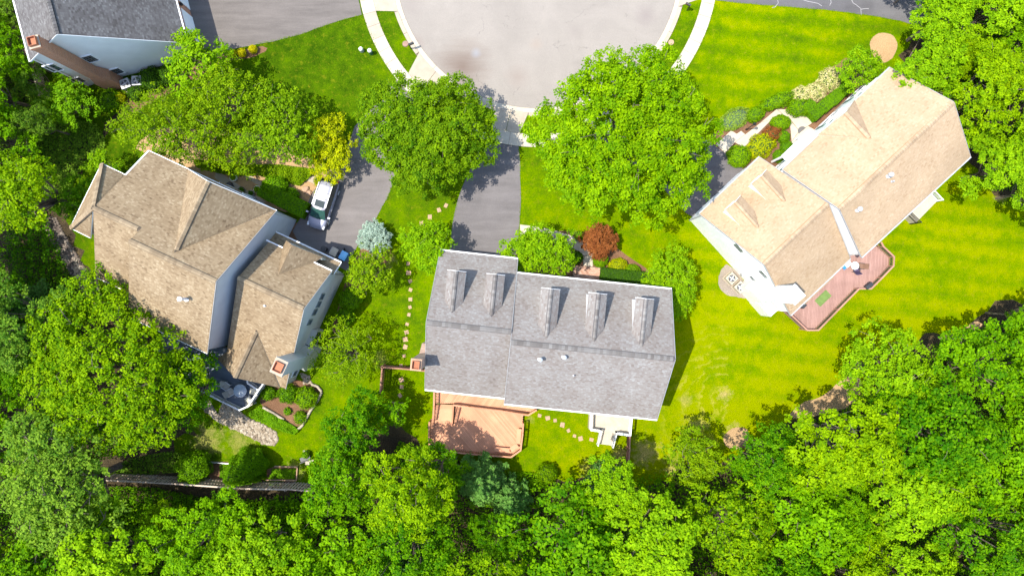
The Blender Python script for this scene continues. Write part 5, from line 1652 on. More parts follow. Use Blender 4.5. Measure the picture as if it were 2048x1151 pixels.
def shrub(label, px, py, rpx, h, leafk, seed, leaf=.10, dens=1.0, name='rounded_shrub', ry=None, rot=0.0, group=None, lump=.08, core='core', cat='shrub'):
    rs = np.random.RandomState(seed); base = W(px, py, h * .6); base.z = 0
    k = (H - h * .6) / F; rx = rpx * k; ryy = (ry or rpx) * k
    n = int(dens * 9 * (rx * ryy * 2 + (rx + ryy) * h) / (leaf * leaf * .7 * .5) * .35)
    V = shell(rs, ball_fn(rx * .95, ryy * .95, h * .56, h * .44, lump, seed), n, leaf, leaf * .45)
    t = thing(name, label, cat, base, group, rot)
    T = np.clip(rs.normal(.5, .2, len(V)) + .12 * np.sin(V[:, 0, 0] * 7) * np.sin(V[:, 0, 1] * 6), 0, 1)
    o = bpy.data.objects.new('foliage', quad_mesh('foliage', V, T)); o.data.materials.append(LF[leafk]); col.objects.link(o); o.parent = t
    b = MB(); 
    for j in range(6):
        pass
    # dark twiggy inside
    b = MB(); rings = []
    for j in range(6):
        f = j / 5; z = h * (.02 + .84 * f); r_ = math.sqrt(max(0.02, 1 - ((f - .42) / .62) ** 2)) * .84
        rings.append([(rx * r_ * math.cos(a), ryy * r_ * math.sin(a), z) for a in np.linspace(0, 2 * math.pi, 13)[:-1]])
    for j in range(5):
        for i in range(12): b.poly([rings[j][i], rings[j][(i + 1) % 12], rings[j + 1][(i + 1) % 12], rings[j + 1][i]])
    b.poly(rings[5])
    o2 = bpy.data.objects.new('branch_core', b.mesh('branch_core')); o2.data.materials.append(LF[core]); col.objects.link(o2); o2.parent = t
    return t

def hedge(label, px, py, lpx, wpx, h, ang, leafk, seed, leaf=.09, name='clipped_hedge', group=None, cat='hedge'):
    rs = np.random.RandomState(seed); base = W(px, py, h); base.z = 0
    k = (H - h) / F; lx, ly = lpx * k, wpx * k
    n = int(1.9 * (lx * ly + 2 * (lx + ly) * h) / (leaf * leaf * .7 * .5))
    V = shell(rs, box_fn(lx, ly, h), n, leaf, leaf * .3)
    t = thing(name, label, cat, base, group, ang)
    T = np.clip(rs.normal(.5, .18, len(V)), 0, 1)
    o = bpy.data.objects.new('foliage', quad_mesh('foliage', V, T)); o.data.materials.append(LF[leafk]); col.objects.link(o); o.parent = t
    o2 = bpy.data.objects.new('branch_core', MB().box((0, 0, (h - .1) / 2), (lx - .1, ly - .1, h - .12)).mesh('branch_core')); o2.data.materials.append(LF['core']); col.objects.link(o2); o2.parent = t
    return t

tree('pale blue-green dwarf spruce at the driveway edge', 749, 475, 33, 2.0, 'spruce', 60, z0=.2, leaf=.11, clump=.15, lai=7, lobe_r=.33, irregular=.02, nl=26, name='blue_spruce')
for i, (x, y, r, w) in enumerate(((464.5, 107, 8, 'left, half hidden'), (482.5, 104.5, 8.5, 'middle'), (505, 98, 8, 'right'))):
    shrub('round bright yellow shrub beside the top left driveway, %s of the three' % w.replace(', half hidden', ''), x, y, r, .75, 'yellow', 70 + i, leaf=.07, group='yellow shrubs along the driveway')
shrub('round clipped light green shrub just below the red maple', 1201, 519, 15.5, 1.0, 'bright', 80, .08)
shrub('small round dark green shrub left of the front walk', 1154, 515, 12.5, .9, 'dkhedge', 81, .08)
shrub('low yellow-green shrub behind the dark hedge, nearer the red maple', 1236, 531, 20, .8, 'gold', 82, .08, ry=15)
shrub('low yellow-green shrub behind the dark hedge, nearer the broad evergreen', 1264, 542, 18, .8, 'bright', 83, .08, ry=14)
hedge('dark green clipped hedge against the front of the grey-roofed house', 1246, 553, 86, 27, 1.2, math.radians(-6), 'dkhedge', 84)
hedge('long green clipped hedge along the front of the brown-roofed house', 564, 398, 100, 31, 1.3, math.radians(-27), 'hedge', 85, leaf=.10)
shrub('leafy shrub at the back of the long front hedge', 548, 372, 26, 1.7, 'hedge', 86, .13, ry=20)
shrub('small round shrub between the long hedge and the silver car', 583, 390, 14, 1.1, 'hedge', 87, .1)
# entrance beds of the tan-roofed house
hedge('square green clipped hedge beside the entrance patio of the tan roof', 1622, 212, 22, 24, 1.0, math.radians(-38), 'hedge', 90, leaf=.08)
for i, (x, y, w) in enumerate(((1636, 223, 'the one touching the patio'), (1656, 207, 'second from the patio'), (1675, 192, 'third from the patio'), (1695, 173, 'farthest from the patio'))):
    hedge('square clipped shrub by the tan roof front wall, ' + w, x, y, 25 if i < 3 else 24, 22, 1.1, math.radians(43 if i < 3 else 52), 'hedge', 91 + i, leaf=.08, group='square clipped shrubs along the front wall')
shrub('low bright shrub on the lawn side of the curved walk', 1512, 228, 20, .7, 'bright', 96, .1, ry=14, rot=.5)
shrub('spreading feathery shrub above the curved walk', 1555, 202, 38, .9, 'bright', 97, .11, ry=14, lump=.15, rot=.35)
shrub('feathery green shrub between the curved walk and the square hedge', 1600, 214, 24, 1.0, 'bright', 98, .12, ry=18, lump=.15)
shrub('pale grey-green low mat at the driveway end of the walk', 1470, 238, 34, .4, 'mat', 99, .09, ry=20, core='sprucecore', rot=.5)
for i, (x, y, r, ry, w) in enumerate(((1605, 188, 20, 15, 'nearest the walk'), (1632, 183, 22, 18, 'in the middle'), (1662, 158, 24, 24, 'nearest the round tree'))):
    shrub('pink and cream flowering shrub in the curved bed, ' + w, x, y, r, .9, 'flower', 100 + i, .12, ry=ry, lump=.15, group='pink and cream flowering shrubs')
shrub('yellow-green shrub at the driveway corner by the tan roof', 1479, 312, 24, 1.1, 'bright', 105, .11, ry=22)
shrub('wide grassy green shrub inside the curved walk', 1524, 290, 34, .8, 'gold', 106, .12, ry=22, lump=.18, rot=.6)
shrub('reddish brown shrub inside the curved walk', 1546, 266, 18, .9, 'red', 107, .10, ry=14, lump=.2)
shrub('bright shrub at the bend of the curved walk', 1562, 244, 20, .9, 'bright', 108, .10, ry=15)
shrub('clipped green shrub inside the curved walk, nearer the patio', 1568, 273, 12, .9, 'hedge', 109, .08)
shrub('clipped green shrub inside the curved walk, nearer the house wall', 1574, 294, 13, .9, 'hedge', 110, .08)
shrub('clipped green shrub squeezed against the house wall below the walk', 1560, 312, 13, .8, 'hedge', 111, .08)
# beds elsewhere
for i, (x, y, r, h, k, lb) in enumerate((
    (300, 158, 24, 1.2, 'dkhedge', 'dark shrub right of the air conditioners at the dark grey roof'),
    (332, 150, 20, 1.2, 'dkhedge', 'dark shrub under the corner maple'),
    (215, 200, 24, 1.1, 'hedge', 'green shrub left of the air conditioners by the brick chimney'),
    (240, 196, 10, .8, 'gold', 'small orange-yellow shrub beside the brick chimney foot'),
    (270, 186, 16, .9, 'dkhedge', 'dark shrub just below the air conditioners'),
    (700, 598, 22, 1.6, 'hedge', 'leafy shrub along the grey side wall, upper of two'),
    (690, 632, 18, 1.4, 'hedge', 'leafy shrub along the grey side wall, lower of two'),
    (536, 785, 14, .9, 'hedge', 'leafy plant in the mulch beside the pale deck rail'),
    (573, 787, 19, 1.1, 'hedge', 'leafy plant below the grey chimney'),
    (612, 795, 22, 1.2, 'bright', 'bright leafy plant by the log edging'),
    (600, 835, 12, .7, 'bright', 'small leafy plant at the lower end of the mulch bed'),
    (575, 822, 7, .4, 'hedge', 'tiny plant in the middle of the mulch bed'),
    (384, 936, 32, 2.6, 'hedge', 'rounded evergreen shrub against the picket fence'),
    (640, 385, 10, .5, 'gold', 'small yellow-green plant by the grey boulders'),
    (636, 362, 9, .4, 'gold', 'small yellow-green plant near the car rear'),
    (1158, 471, 9, .5, 'bright', 'small plant left of the red maple'),
    (1095, 948, 20, 1.4, 'woodY', 'small shrub at the lawn edge below the stepping stones'))):
    shrub(lb, x, y, r, h, k, 120 + i, .12, lump=.16)
# arborvitae leaning over the fence
def cone_tree(label, px, py, rpx, h, seed):
    rs = np.random.RandomState(seed); base = W(px, py, 0); Rr = rpx / 21.33
    n = 15000
    f = rs.uniform(0, 1, n) ** .75; f = 1 - f; f = rs.uniform(0, 1, n); f = 1 - np.sqrt(1 - f * .999)
    th = rs.uniform(0, 6.283, n)
    rr = Rr * (1 - f) ** .7 * (1 + .1 * np.sin(th * 7 + f * 9) + rs.normal(0, .04, n)) * np.minimum(1, f * 6 + .5)
    P = np.stack([rr * np.cos(th), rr * np.sin(th), .1 + h * f], 1)
    Nn = np.stack([np.cos(th), np.sin(th), np.full(n, .5)], 1)
    cm = quad_mesh('foliage', leaf_quads(rs, P + rs.normal(0, .04, P.shape), Nn, .15, .5), np.clip(rs.normal(.5, .22, n), 0, 1))
    b = MB(); b.cyl((0, 0), Rr * .82, .1, h * .45, 12, Rr * .55); b.cyl((0, 0), Rr * .55, h * .45, h * .93, 12, .05)
    t = place_tree('arborvitae_tree', label, 'tree', base, cm, b.mesh('inner_twigs'), LF['hedge'], LF['core'])
    return t
cone_tree('cone-shaped bright green arborvitae leaning over the picket fence', 505, 925, 36, 6.2, 61)

# ground cover rows
def cover(name, poly_px, n, leaf, leafk, h, seed, label=None):
    rs = np.random.RandomState(seed); poly = P2(poly_px)
    xs = [p[0] for p in poly]; ys = [p[1] for p in poly]
    P = np.stack([rs.uniform(min(xs), max(xs), n * 3), rs.uniform(min(ys), max(ys), n * 3)], 1)
    P = P[inside(P, poly)][:n]
    z = h * (.35 + .65 * np.abs(np.sin(P[:, 0] * 2.3) * np.cos(P[:, 1] * 2.1))) * rs.uniform(.3, 1, len(P))
    C = np.concatenate([P, z[:, None]], 1)
    o = obj(name, quad_mesh(name, leaf_quads(rs, C, np.tile([0, 0, 1.0], (len(C), 1)), leaf, .6), np.clip(rs.normal(.5, .25, len(C)), 0, 1)), LF[leafk], kind='stuff')
    return o
cover('ground_cover', [(500,822),(520,812),(568,838),(600,858),(590,868),(540,850),(500,830)], 5000, .14, 'hedge', .5, 1)
cover('ground_cover', [(390,320),(480,330),(560,330),(640,340),(600,372),(560,362),(520,352),(470,352),(430,345),(395,335)], 9000, .15, 'locust', .8, 2)
cover('ground_cover', [(565,936),(592,936),(590,956),(540,956),(545,936)], 1400, .12, 'hedge', .3, 3)
cover('ground_cover', [(440,925),(468,926),(468,950),(440,956)], 900, .12, 'hedge', .3, 4)
cover('ground_cover', [(280,170),(345,140),(380,150),(330,175),(285,190)], 2500, .13, 'dkhedge', .5, 5)
cover('undergrowth', [(-60,100),(40,90),(60,150),(85,220),(95,300),(80,420),(-60,420)], 16000, .2, 'woodB', 1.6, 6)
cover('undergrowth', [(70,170),(110,230),(200,250),(215,290),(150,360),(120,430),(90,400),(60,300)], 9000, .18, 'woodB', .7, 12)
cover('undergrowth', [(345,900),(400,915),(405,940),(250,950),(215,945),(260,915)], 2500, .16, 'woodB', .5, 13)
cover('undergrowth', [(800,880),(870,905),(960,938),(1095,945),(1095,975),(900,965),(790,900)], 5000, .18, 'wood', .9, 14)
cover('undergrowth', [(20,420),(95,420),(150,560),(200,620),(160,680),(20,700)], 9000, .2, 'wood', 1.4, 7)
cover('undergrowth', [(620,975),(700,900),(860,905),(1000,960),(1200,950),(1340,940),(1480,900),(1600,840),(1720,800),(1850,690),(2000,640),(2200,640),(2200,1350),(-100,1350),(-100,900),(60,930),(160,1000),(400,1005)], 130000, .24, 'wood', 3.2, 8)
cover('undergrowth', [(1870,-60),(1860,60),(1850,150),(1930,250),(1975,380),(2200,400),(2200,-60)], 22000, .22, 'wood', 2.2, 9)
cover('undergrowth', [(200,968),(300,971),(430,992),(640,1000),(640,1060),(60,1060),(60,960)], 14000, .2, 'wood', 1.6, 10)

# ------------------------------------------------------------------ the woods: many trees from a few shared crowns
templates = []
for i, (lk, rr_, hh, kw) in enumerate((
    ('wood', 3.6, 10.5, dict(leaf=.21, clump=.36, lai=3.6, lobe_r=.32)),
    ('wood', 4.2, 11.5, dict(leaf=.21, clump=.38, lai=3.6, lobe_r=.28, irregular=.3)),
    ('woodY', 4.0, 12.0, dict(leaf=.20, clump=.34, lai=3.6, lobe_r=.30)),
    ('woodY', 3.4, 9.5, dict(leaf=.19, clump=.30, lai=3.2, lobe_r=.33, gaps=.15)),
    ('woodB', 3.8, 11.0, dict(leaf=.18, clump=.30, lai=3.0, lobe_r=.30, gaps=.2)),
    ('wood', 3.0, 8.0, dict(leaf=.20, clump=.34, lai=3.6, lobe_r=.36)),
    ('bright', 3.8, 10.5, dict(leaf=.21, clump=.36, lai=3.8, lobe_r=.3)))):
    rs = np.random.RandomState(200 + i)
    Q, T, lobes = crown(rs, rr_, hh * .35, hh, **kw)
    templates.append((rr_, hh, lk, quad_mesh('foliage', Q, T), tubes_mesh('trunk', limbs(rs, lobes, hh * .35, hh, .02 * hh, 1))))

LFN = {'wood': 'mid green', 'woodY': 'yellow-green', 'woodB': 'dull grey-green', 'bright': 'bright green'}
_used = {}
def wood_label(x, y, r, tone, region):
    size = 'small' if r < 2.5 else ('broad' if r > 3.6 else 'medium')
    k = (H - 8) / F; px = 1024 + x / k; py = 575.5 - y / k
    if 'bottom' in region or 'left edge' == region[-9:]:
        marks = ((60, 600, 'beside the left edge'), (60, 800, 'at the left edge'), (60, 1100, 'in the bottom left corner'), (250, 1080, 'below the fence corner'), (430, 1050, 'below the picket fence'), (600, 1080, 'below the picket fence end'),
                 (800, 1100, 'left of the cedar deck line'), (980, 1060, 'straight below the cedar deck'), (1180, 1040, 'straight below the white porch'), (1380, 1040, 'below the spreading tree'),
                 (1560, 900, 'at the long strip of bare soil'), (1560, 1080, 'at the bottom edge, right of centre'), (1760, 880, 'straight below the pinkish deck'), (1780, 1080, 'at the bottom edge, far right'), (1990, 720, 'at the right edge, lawn side'), (1980, 900, 'at the right edge'), (1980, 1100, 'in the bottom right corner'))
    elif 'swale' in region: marks = ((0, 60, 'left of the brick chimney'), (40, 250, 'above the stony swale'), (-40, 400, 'at the left edge'))
    else: marks = ((1880, 40, 'beside the cracked top right driveway'), (2010, 60, 'in the top right corner'), (1870, 170, 'above the tan roof'), (2000, 200, 'right of the tan roof ridge'), (2010, 350, 'right of the tan roof lower corner'))
    pl = min(marks, key=lambda m: (m[0] - px) ** 2 + (m[1] - py) ** 2)[2]
    base = '%s %s tree %s' % (size, tone, pl)
    if base in _used:
        q = _used[base]; d = (px - q[0], py - q[1])
        a_ = 'right' if d[0] > 0 else 'left'; b_ = 'below' if d[1] > 0 else 'above'
        hor = abs(d[0]) > abs(d[1])
        for w in ((a_ + ' of' if hor else b_), (b_ if hor else a_ + ' of'), b_ + ' and ' + a_ + ' of', 'farther ' + (a_ + ' of' if hor else b_), 'farthest ' + (a_ + ' of' if hor else b_)):
            c = '%s, %s its twin' % (base, w)
            if c not in _used: base = c; break
    _used[base] = (px, py)
    return base

def grove(poly_px, seed, label, group, kinds, rmin=1.9, rmax=4.6, tries=2600, fixed=(), hscale=1.0, inset=.6):
    rs = np.random.RandomState(seed); 
    hc = 7.5; k = (H - hc) / F
    poly = [((x - 1024) * k, -(y - 575.5) * k) for x, y in poly_px]
    xs = [p[0] for p in poly]; ys = [p[1] for p in poly]
    placed = list(fixed); out = []
    for i in range(tries):
        f = i / tries
        r = rmax * (1 - f) + rmin * f
        r *= rs.uniform(.85, 1.1)
        p = np.array([[rs.uniform(min(xs), max(xs)), rs.uniform(min(ys), max(ys))]])
        if not inside(p, poly)[0] or seg_dist(p, poly)[0] < r * inset: continue
        if any((p[0][0] - q[0]) ** 2 + (p[0][1] - q[1]) ** 2 < ((r + q[2]) * .60) ** 2 for q in placed): continue
        placed.append((p[0][0], p[0][1], r)); out.append((p[0][0], p[0][1], r))
    for (x, y, r) in out:
        t = templates[kinds[rs.randint(len(kinds))]]
        sc = r / t[0]; 
        hs = rs.uniform(.92, 1.10) * hscale
        o = place_tree('wood_tree', wood_label(x, y, r, LFN[t[2]], label), 'tree', (x, y, 0), t[3], t[4], LF[t[2]], None, group, rs.uniform(0, 6.28), 1.0)
        o.scale = (sc, sc, (sc ** .5) * hs)
    return out

big = [(W(205,745,8.6).x, W(205,745,8.6).y, 7.0), (W(28,388,8).x, W(28,388,8).y, 3.4), (W(372,775,6).x, W(372,775,6).y, 2.8), (W(810,985,9).x, W(810,985,9).y, 3.8), (W(705,862,6).x, W(705,862,6).y, 2.8),
       (W(680,960,7).x, W(680,960,7).y, 3.0), (W(880,925,7).x, W(880,925,7).y, 2.4), (W(1392,915,5).x, W(1392,915,5).y, 2.4), (W(1790,745,7).x, W(1790,745,7).y, 3.4), (W(110,990,9).x, W(110,990,9).y, 4.4), (W(120,880,9).x, W(120,880,9).y, 3.8), (W(965,965,4).x, W(965,965,4).y, 1.6), (W(1020,1005,4).x, W(1020,1005,4).y, 1.4)]
grove([(-260,1010),(60,1010),(190,985),(300,985),(420,990),(520,1000),(620,1000),(700,1000),(900,1010),(950,1040),(1060,990),(1090,950),(1190,925),(1260,930),(1330,920),(1345,985),(1440,985),(1470,890),(1500,850),(1590,828),(1700,795),(1800,800),(1905,700),(1960,625),(2050,600),(2330,590),(2330,1420),(-260,1420)],
      301, 'leafy green tree in the dense wood along the bottom edge', 'trees of the wood along the bottom', (0, 1, 2, 0, 5, 6, 3, 1), fixed=big)
grove([(-260,440),(-60,440),(-20,520),(60,540),(110,580),(165,620),(150,700),(60,760),(40,840),(60,940),(-40,1000),(-260,1010)], 302, 'leafy green tree in the wood at the left edge', 'trees of the wood at the left edge', (2, 0, 4, 5), fixed=big, rmax=4.0)
grove([(-260,-160),(0,-160),(10,0),(30,80),(40,180),(70,260),(-20,320),(-60,330),(-260,420)], 303, 'shady green tree at the left edge above the stony swale', 'trees in the upper left corner', (4, 0, 5), fixed=big, rmax=3.2, rmin=1.4)
grove([(1862,-160),(1852,0),(1800,70),(1790,110),(1800,160),(1860,180),(1930,240),(1960,330),(1960,390),(2040,420),(2330,420),(2330,-160)], 304, 'bright green tree in the row behind the tan-roofed house', 'trees in the upper right corner', (6, 2, 1, 6), rmax=3.9, rmin=1.5, inset=.5, hscale=.85, tries=5000)

# ------------------------------------------------------------------ loose stones: swale and rock bed
def rocks(name, poly_px, n, smin, smax, mk, seed, zlift=0.0):
    rs = np.random.RandomState(seed); poly = P2(poly_px)
    xs = [p[0] for p in poly]; ys = [p[1] for p in poly]
    P = np.stack([rs.uniform(min(xs), max(xs), n * 4), rs.uniform(min(ys), max(ys), n * 4)], 1)
    P = P[inside(P, poly)][:n]
    m = len(P); s = rs.uniform(smin, smax, m) ; s = np.where(rs.rand(m) < .06, s * 1.7, s)
    ang = rs.uniform(0, 6.28, m); nseg = 6
    quads = []; T = []; tone = rs.beta(2, 2, m)
    r1 = s[:, None] * rs.uniform(.75, 1.15, (m, nseg)); asp = rs.uniform(.6, 1, m)
    th = np.arange(nseg) * 2 * np.pi / nseg
    def ring(scale, z):
        x = r1 * scale * np.cos(th)[None]; y = r1 * scale * np.sin(th)[None] * asp[:, None]
        c, q = np.cos(ang)[:, None], np.sin(ang)[:, None]
        X = P[:, :1] + x * c - y * q; Y = P[:, 1:] + x * q + y * c
        return np.stack([X, Y, np.broadcast_to(z[:, None], X.shape)], -1)
    hz = s * rs.uniform(.5, .9, m)
    A = ring(.9, np.zeros(m)); B = ring(1.0, hz * .45); Cc = ring(.55, hz)
    for lo, hi in ((A, B), (B, Cc)):
        for k in range(nseg):
            k2 = (k + 1) % nseg
            quads.append(np.stack([lo[:, k], lo[:, k2], hi[:, k2], hi[:, k]], 1)); T.append(tone)
    for k in (0, 2):   # top as quads
        quads.append(np.stack([Cc[:, 0], Cc[:, 1 + k], Cc[:, 2 + k], Cc[:, (3 + k) % nseg]], 1)); T.append(tone)
    return obj(name, quad_mesh(name, np.concatenate(quads), np.concatenate(T)), M[mk], kind='stuff')
rocks('river_stones', [(436,830),(446,806),(470,815),(500,838),(530,850),(552,864),(557,878),(549,890),(532,888),(500,872),(465,855),(436,842),(405,815),(415,795)], 3200, .06, .15, 'rock', 1)
rocks('swale_stones', [(92,430),(112,436),(130,470),(155,510),(172,540),(195,560),(200,590),(185,602),(165,585),(150,560),(130,530),(108,490),(92,455)], 3000, .06, .16, 'rockD', 2)
rocks('swale_stones', [(150,515),(170,535),(180,560),(165,565),(150,545)], 160, .12, .2, 'rock', 3)
rocks('loose_stones', [(600,745),(618,750),(625,768),(608,766)], 120, .06, .12, 'rock', 4)
for i, (x, y, r) in enumerate(((612, 379, .33), (619, 386, .28))):
    b = MB(); rs = np.random.RandomState(60 + i); c = W(x, y, 0)
    b.cyl((0, 0), r, 0, r * .55, 8, r * .95); b.cyl((0, 0), r * .94, r * .55, r * .85, 8, r * .55)
    b.v = [(v[0] + rs.uniform(-.05, .05), v[1] + rs.uniform(-.05, .05), max(0, v[2] + rs.uniform(-.03, .03))) for v in b.v]
    o = b.build('boulder', M['paver'], loc=c); tag(o, ('larger' if i == 0 else 'smaller') + ' grey boulder in the planting beside the car', 'boulder', None)

# ------------------------------------------------------------------ car
def make_car():
    c = W(647.5, 408, .5); c.z = 0; dgl = simple('car_trim', (.02, .02, .022), .3)
    t = thing('parked_car', 'silver family car with sunroof and roof rails parked on the driveway', 'car', c, None, math.radians(-108))
    paint, nt, p, out = newmat("silver_paint")
    p.inputs['Base Color'].default_value = (0.24, 0.24, 0.27, 1); p.inputs['Metallic'].default_value = .25; p.inputs['Roughness'].default_value = .38
    p.inputs['Coat Weight'].default_value = .15
    gl = simple("car_glass", (0.015, 0.03, 0.03), .05); wsg = simple("windscreen_glass", (0.03, 0.085, 0.07), .05)
    # lower body, lofted
    st = [(-2.40, .62, .42, .78), (-2.32, .80, .34, .98), (-2.0, .90, .28, 1.04), (-1.4, .945, .26, 1.06), (-.6, .95, .26, 1.06), (.3, .95, .26, 1.05), (.95, .945, .26, 1.02), (1.45, .935, .27, .98), (1.95, .89, .30, .93), (2.22, .76, .36, .84), (2.36, .58, .42, .72), (2.42, .40, .46, .62)]
    b = MB(); rings = []
    for (x, w, z0, z1) in st:
        rings.append([(x, -w * .88, z0), (x, -w, z0 + .18), (x, -w * 1.0, z1 - .28), (x, -w * .93, z1 - .06), (x, -w * .72, z1), (x, 0, z1 + .012), (x, w * .72, z1), (x, w * .93, z1 - .06), (x, w * 1.0, z1 - .28), (x, w, z0 + .18), (x, w * .88, z0), (x, 0, z0)])
    for a, d in zip(rings[:-1], rings[1:]):
        for i in range(12): b.poly([a[i], a[(i + 1) % 12], d[(i + 1) % 12], d[i]])
    b.poly(list(reversed(rings[0]))); b.poly(rings[-1])
    def add(name, mb, m, smooth=False, parent=t):
        o = bpy.data.objects.new(name, mb.mesh(name, smooth)); o.data.materials.append(m); col.objects.link(o); o.parent = parent; return o
    paint2, nt2, p2, _o = newmat('sky_tinted_silver'); p2.inputs['Base Color'].default_value = (.20, .21, .27, 1); p2.inputs['Metallic'].default_value = .2; p2.inputs['Roughness'].default_value = .35  # sky reflection painted into the body colour, bluer and darker than the roof
    body = add('body', b, paint2, True)
    import bmesh
    bm_ = bmesh.new(); bm_.from_mesh(body.data); bmesh.ops.remove_doubles(bm_, verts=bm_.verts, dist=1e-4); bmesh.ops.recalc_face_normals(bm_, faces=bm_.faces); bm_.to_mesh(body.data); bm_.free()
    md = body.modifiers.new('sub', 'SUBSURF'); md.levels = 1; md.render_levels = 2
    # roof
    rb = MB(); prof = [(-1.98, .40, 1.62), (-1.88, .53, 1.65), (-1.6, .60, 1.70), (-1.0, .64, 1.735), (0.0, .64, 1.74), (.42, .61, 1.70), (.56, .55, 1.67), (.64, .42, 1.655)]
    rr = [[(x, -w, z - .03), (x, -w * .6, z + .005), (x, 0, z + .015), (x, w * .6, z + .005), (x, w, z - .03)] for x, w, z in prof]
    for a, d in zip(rr[:-1], rr[1:]):
        for i in range(4): rb.poly([a[i], d[i], d[i + 1], a[i + 1]])
    roof = add('roof', rb, paint, False)
    sm = roof.modifiers.new('s', 'SOLIDIFY'); sm.thickness = .03; sm.offset = -1
    # glasshouse
    wsb = MB(); wsb.poly([(1.42, -.74, 1.01), (1.50, 0, 1.03), (1.42, .74, 1.01), (.62, .62, 1.625), (.66, 0, 1.66), (.62, -.62, 1.625)][::-1] if False else [(1.42, -.74, 1.01), (1.50, 0, 1.03), (.66, 0, 1.655), (.62, -.62, 1.62)])
    wsb.poly([(1.50, 0, 1.03), (1.42, .74, 1.01), (.62, .62, 1.62), (.66, 0, 1.655)])
    add('windscreen', wsb, wsg)
    rwb = MB(); rwb.poly([(-2.30, .66, 1.03), (-2.34, 0, 1.04), (-2.04, 0, 1.60), (-2.02, .58, 1.56)]); rwb.poly([(-2.34, 0, 1.04), (-2.30, -.66, 1.03), (-2.02, -.58, 1.56), (-2.04, 0, 1.60)])
    add('rear_window', rwb, gl)
    for s in (-1, 1):
        xs = [(1.34, .80, .68, .60), (.62, .85, .67, .0)]
        for nm, (xa, xb, ta, tb) in (('front_side_window', (1.30, .20, .58, .18)), ('rear_side_window', (.12, -.92, .10, -.90)), ('quarter_window', (-1.0, -2.18, -.98, -1.92))):
            q = MB(); pts = [(xa, s * .86, 1.02), (xb, s * .86, 1.03), (tb, s * .685, 1.63), (ta, s * .665, 1.62)]
            q.poly(pts if s > 0 else pts[::-1]); add(nm, q, gl)
        pl = MB()
        for (xa, ta) in ((1.38, .62), (.16, .14), (-.96, -.94), (-2.26, -2.0)): pl.beam((xa, s * .865, 1.0), (ta, s * .68, 1.66), .07, .05)
        add('pillar', pl, dgl)
        rl = MB(); rl.beam((.35, s * .66, 1.80), (-1.75, s * .64, 1.79), .045, .035); 
        for x in (.3, -.7, -1.7): rl.beam((x, s * .655, 1.70), (x, s * .655, 1.79), .05, .04)
        add('roof_rail', rl, M['galv'])
        mr = MB(); mr.box((1.12, s * 1.04, 1.10), (.16, .22, .15)); mr.box((1.12, s * .93, 1.06), (.08, .1, .05)); add('wing_mirror', mr, paint2)
        hl = MB(); hl.poly([(2.05, s * .86, .80), (2.30, s * .70, .76), (2.18, s * .62, .825), (1.90, s * .76, .885)] if s < 0 else [(2.05, s * .86, .80), (1.90, s * .76, .885), (2.18, s * .62, .825), (2.30, s * .70, .76)]); hl.box((2.16, s * .74, .74), (.24, .16, .10)); add('headlight', hl, simple("headlight_lens", (.6, .62, .65), .1))
        tl = MB().box((-2.32, s * .72, .92), (.12, .22, .24)); add('tail_light', tl, simple("tail_lens", (.3, .01, .01), .2))
        dh = MB(); 
        for x in (.35, -.72): dh.box((x, s * .955, .86), (.2, .03, .03))
        add('door_handle', dh, M['galv'])
        for x in (1.48, -1.42):
            w_ = MB(); n = 20
            ringa = [(x + .36 * math.cos(a), s * .955, .36 + .36 * math.sin(a)) for a in np.linspace(0, 2 * math.pi, n + 1)[:-1]]
            ringb = [(x + .36 * math.cos(a), s * .72, .36 + .36 * math.sin(a)) for a in np.linspace(0, 2 * math.pi, n + 1)[:-1]]
            for i in range(n): w_.poly([ringa[i], ringa[(i + 1) % n], ringb[(i + 1) % n], ringb[i]])
            w_.poly(ringa); w_.poly(ringb[::-1])
            wh = add('wheel', w_, M['dark'])
            rim = MB(); 
            rim.poly([(x + .24 * math.cos(a), s * .965, .36 + .24 * math.sin(a)) for a in np.linspace(0, 2 * math.pi, n + 1)[:-1]])
            for k in range(5): a = k * 1.2566; rim.beam((x, s * .975, .36), (x + .23 * math.cos(a), s * .975, .36 + .23 * math.sin(a)), .05, .02)
            add('rim', rim, M['galv'], parent=wh)
    sr = MB(); sr.box((.12, 0, 1.765), (.62, .86, .012)); add('sunroof', sr, gl)
    ln = MB(); ln.box((-.95, 0, 1.765), (.035, 1.0, .02)); ln.box((-.36, 0, 1.768), (.035, 1.0, .02)); add('roof_seam', ln, M['dark'])
    an = MB(); an.box((-1.75, 0, 1.71), (.12, .05, .06)); add('roof_antenna', an, M['dark'])
    gr = MB(); gr.box((2.37, 0, .60), (.08, .80, .16)); add('grille', gr, M['dark'])
    bp_ = MB(); bp_.box((2.30, 0, .40), (.2, 1.2, .10)); add('front_bumper', bp_, M['dark'])
    wp = MB(); wp.beam((1.50, .1, 1.045), (1.05, .55, 1.33), .02, .015); wp.beam((1.50, -.5, 1.04), (1.08, -.1, 1.35), .02, .015); add('wiper', wp, M['black'])
make_car()

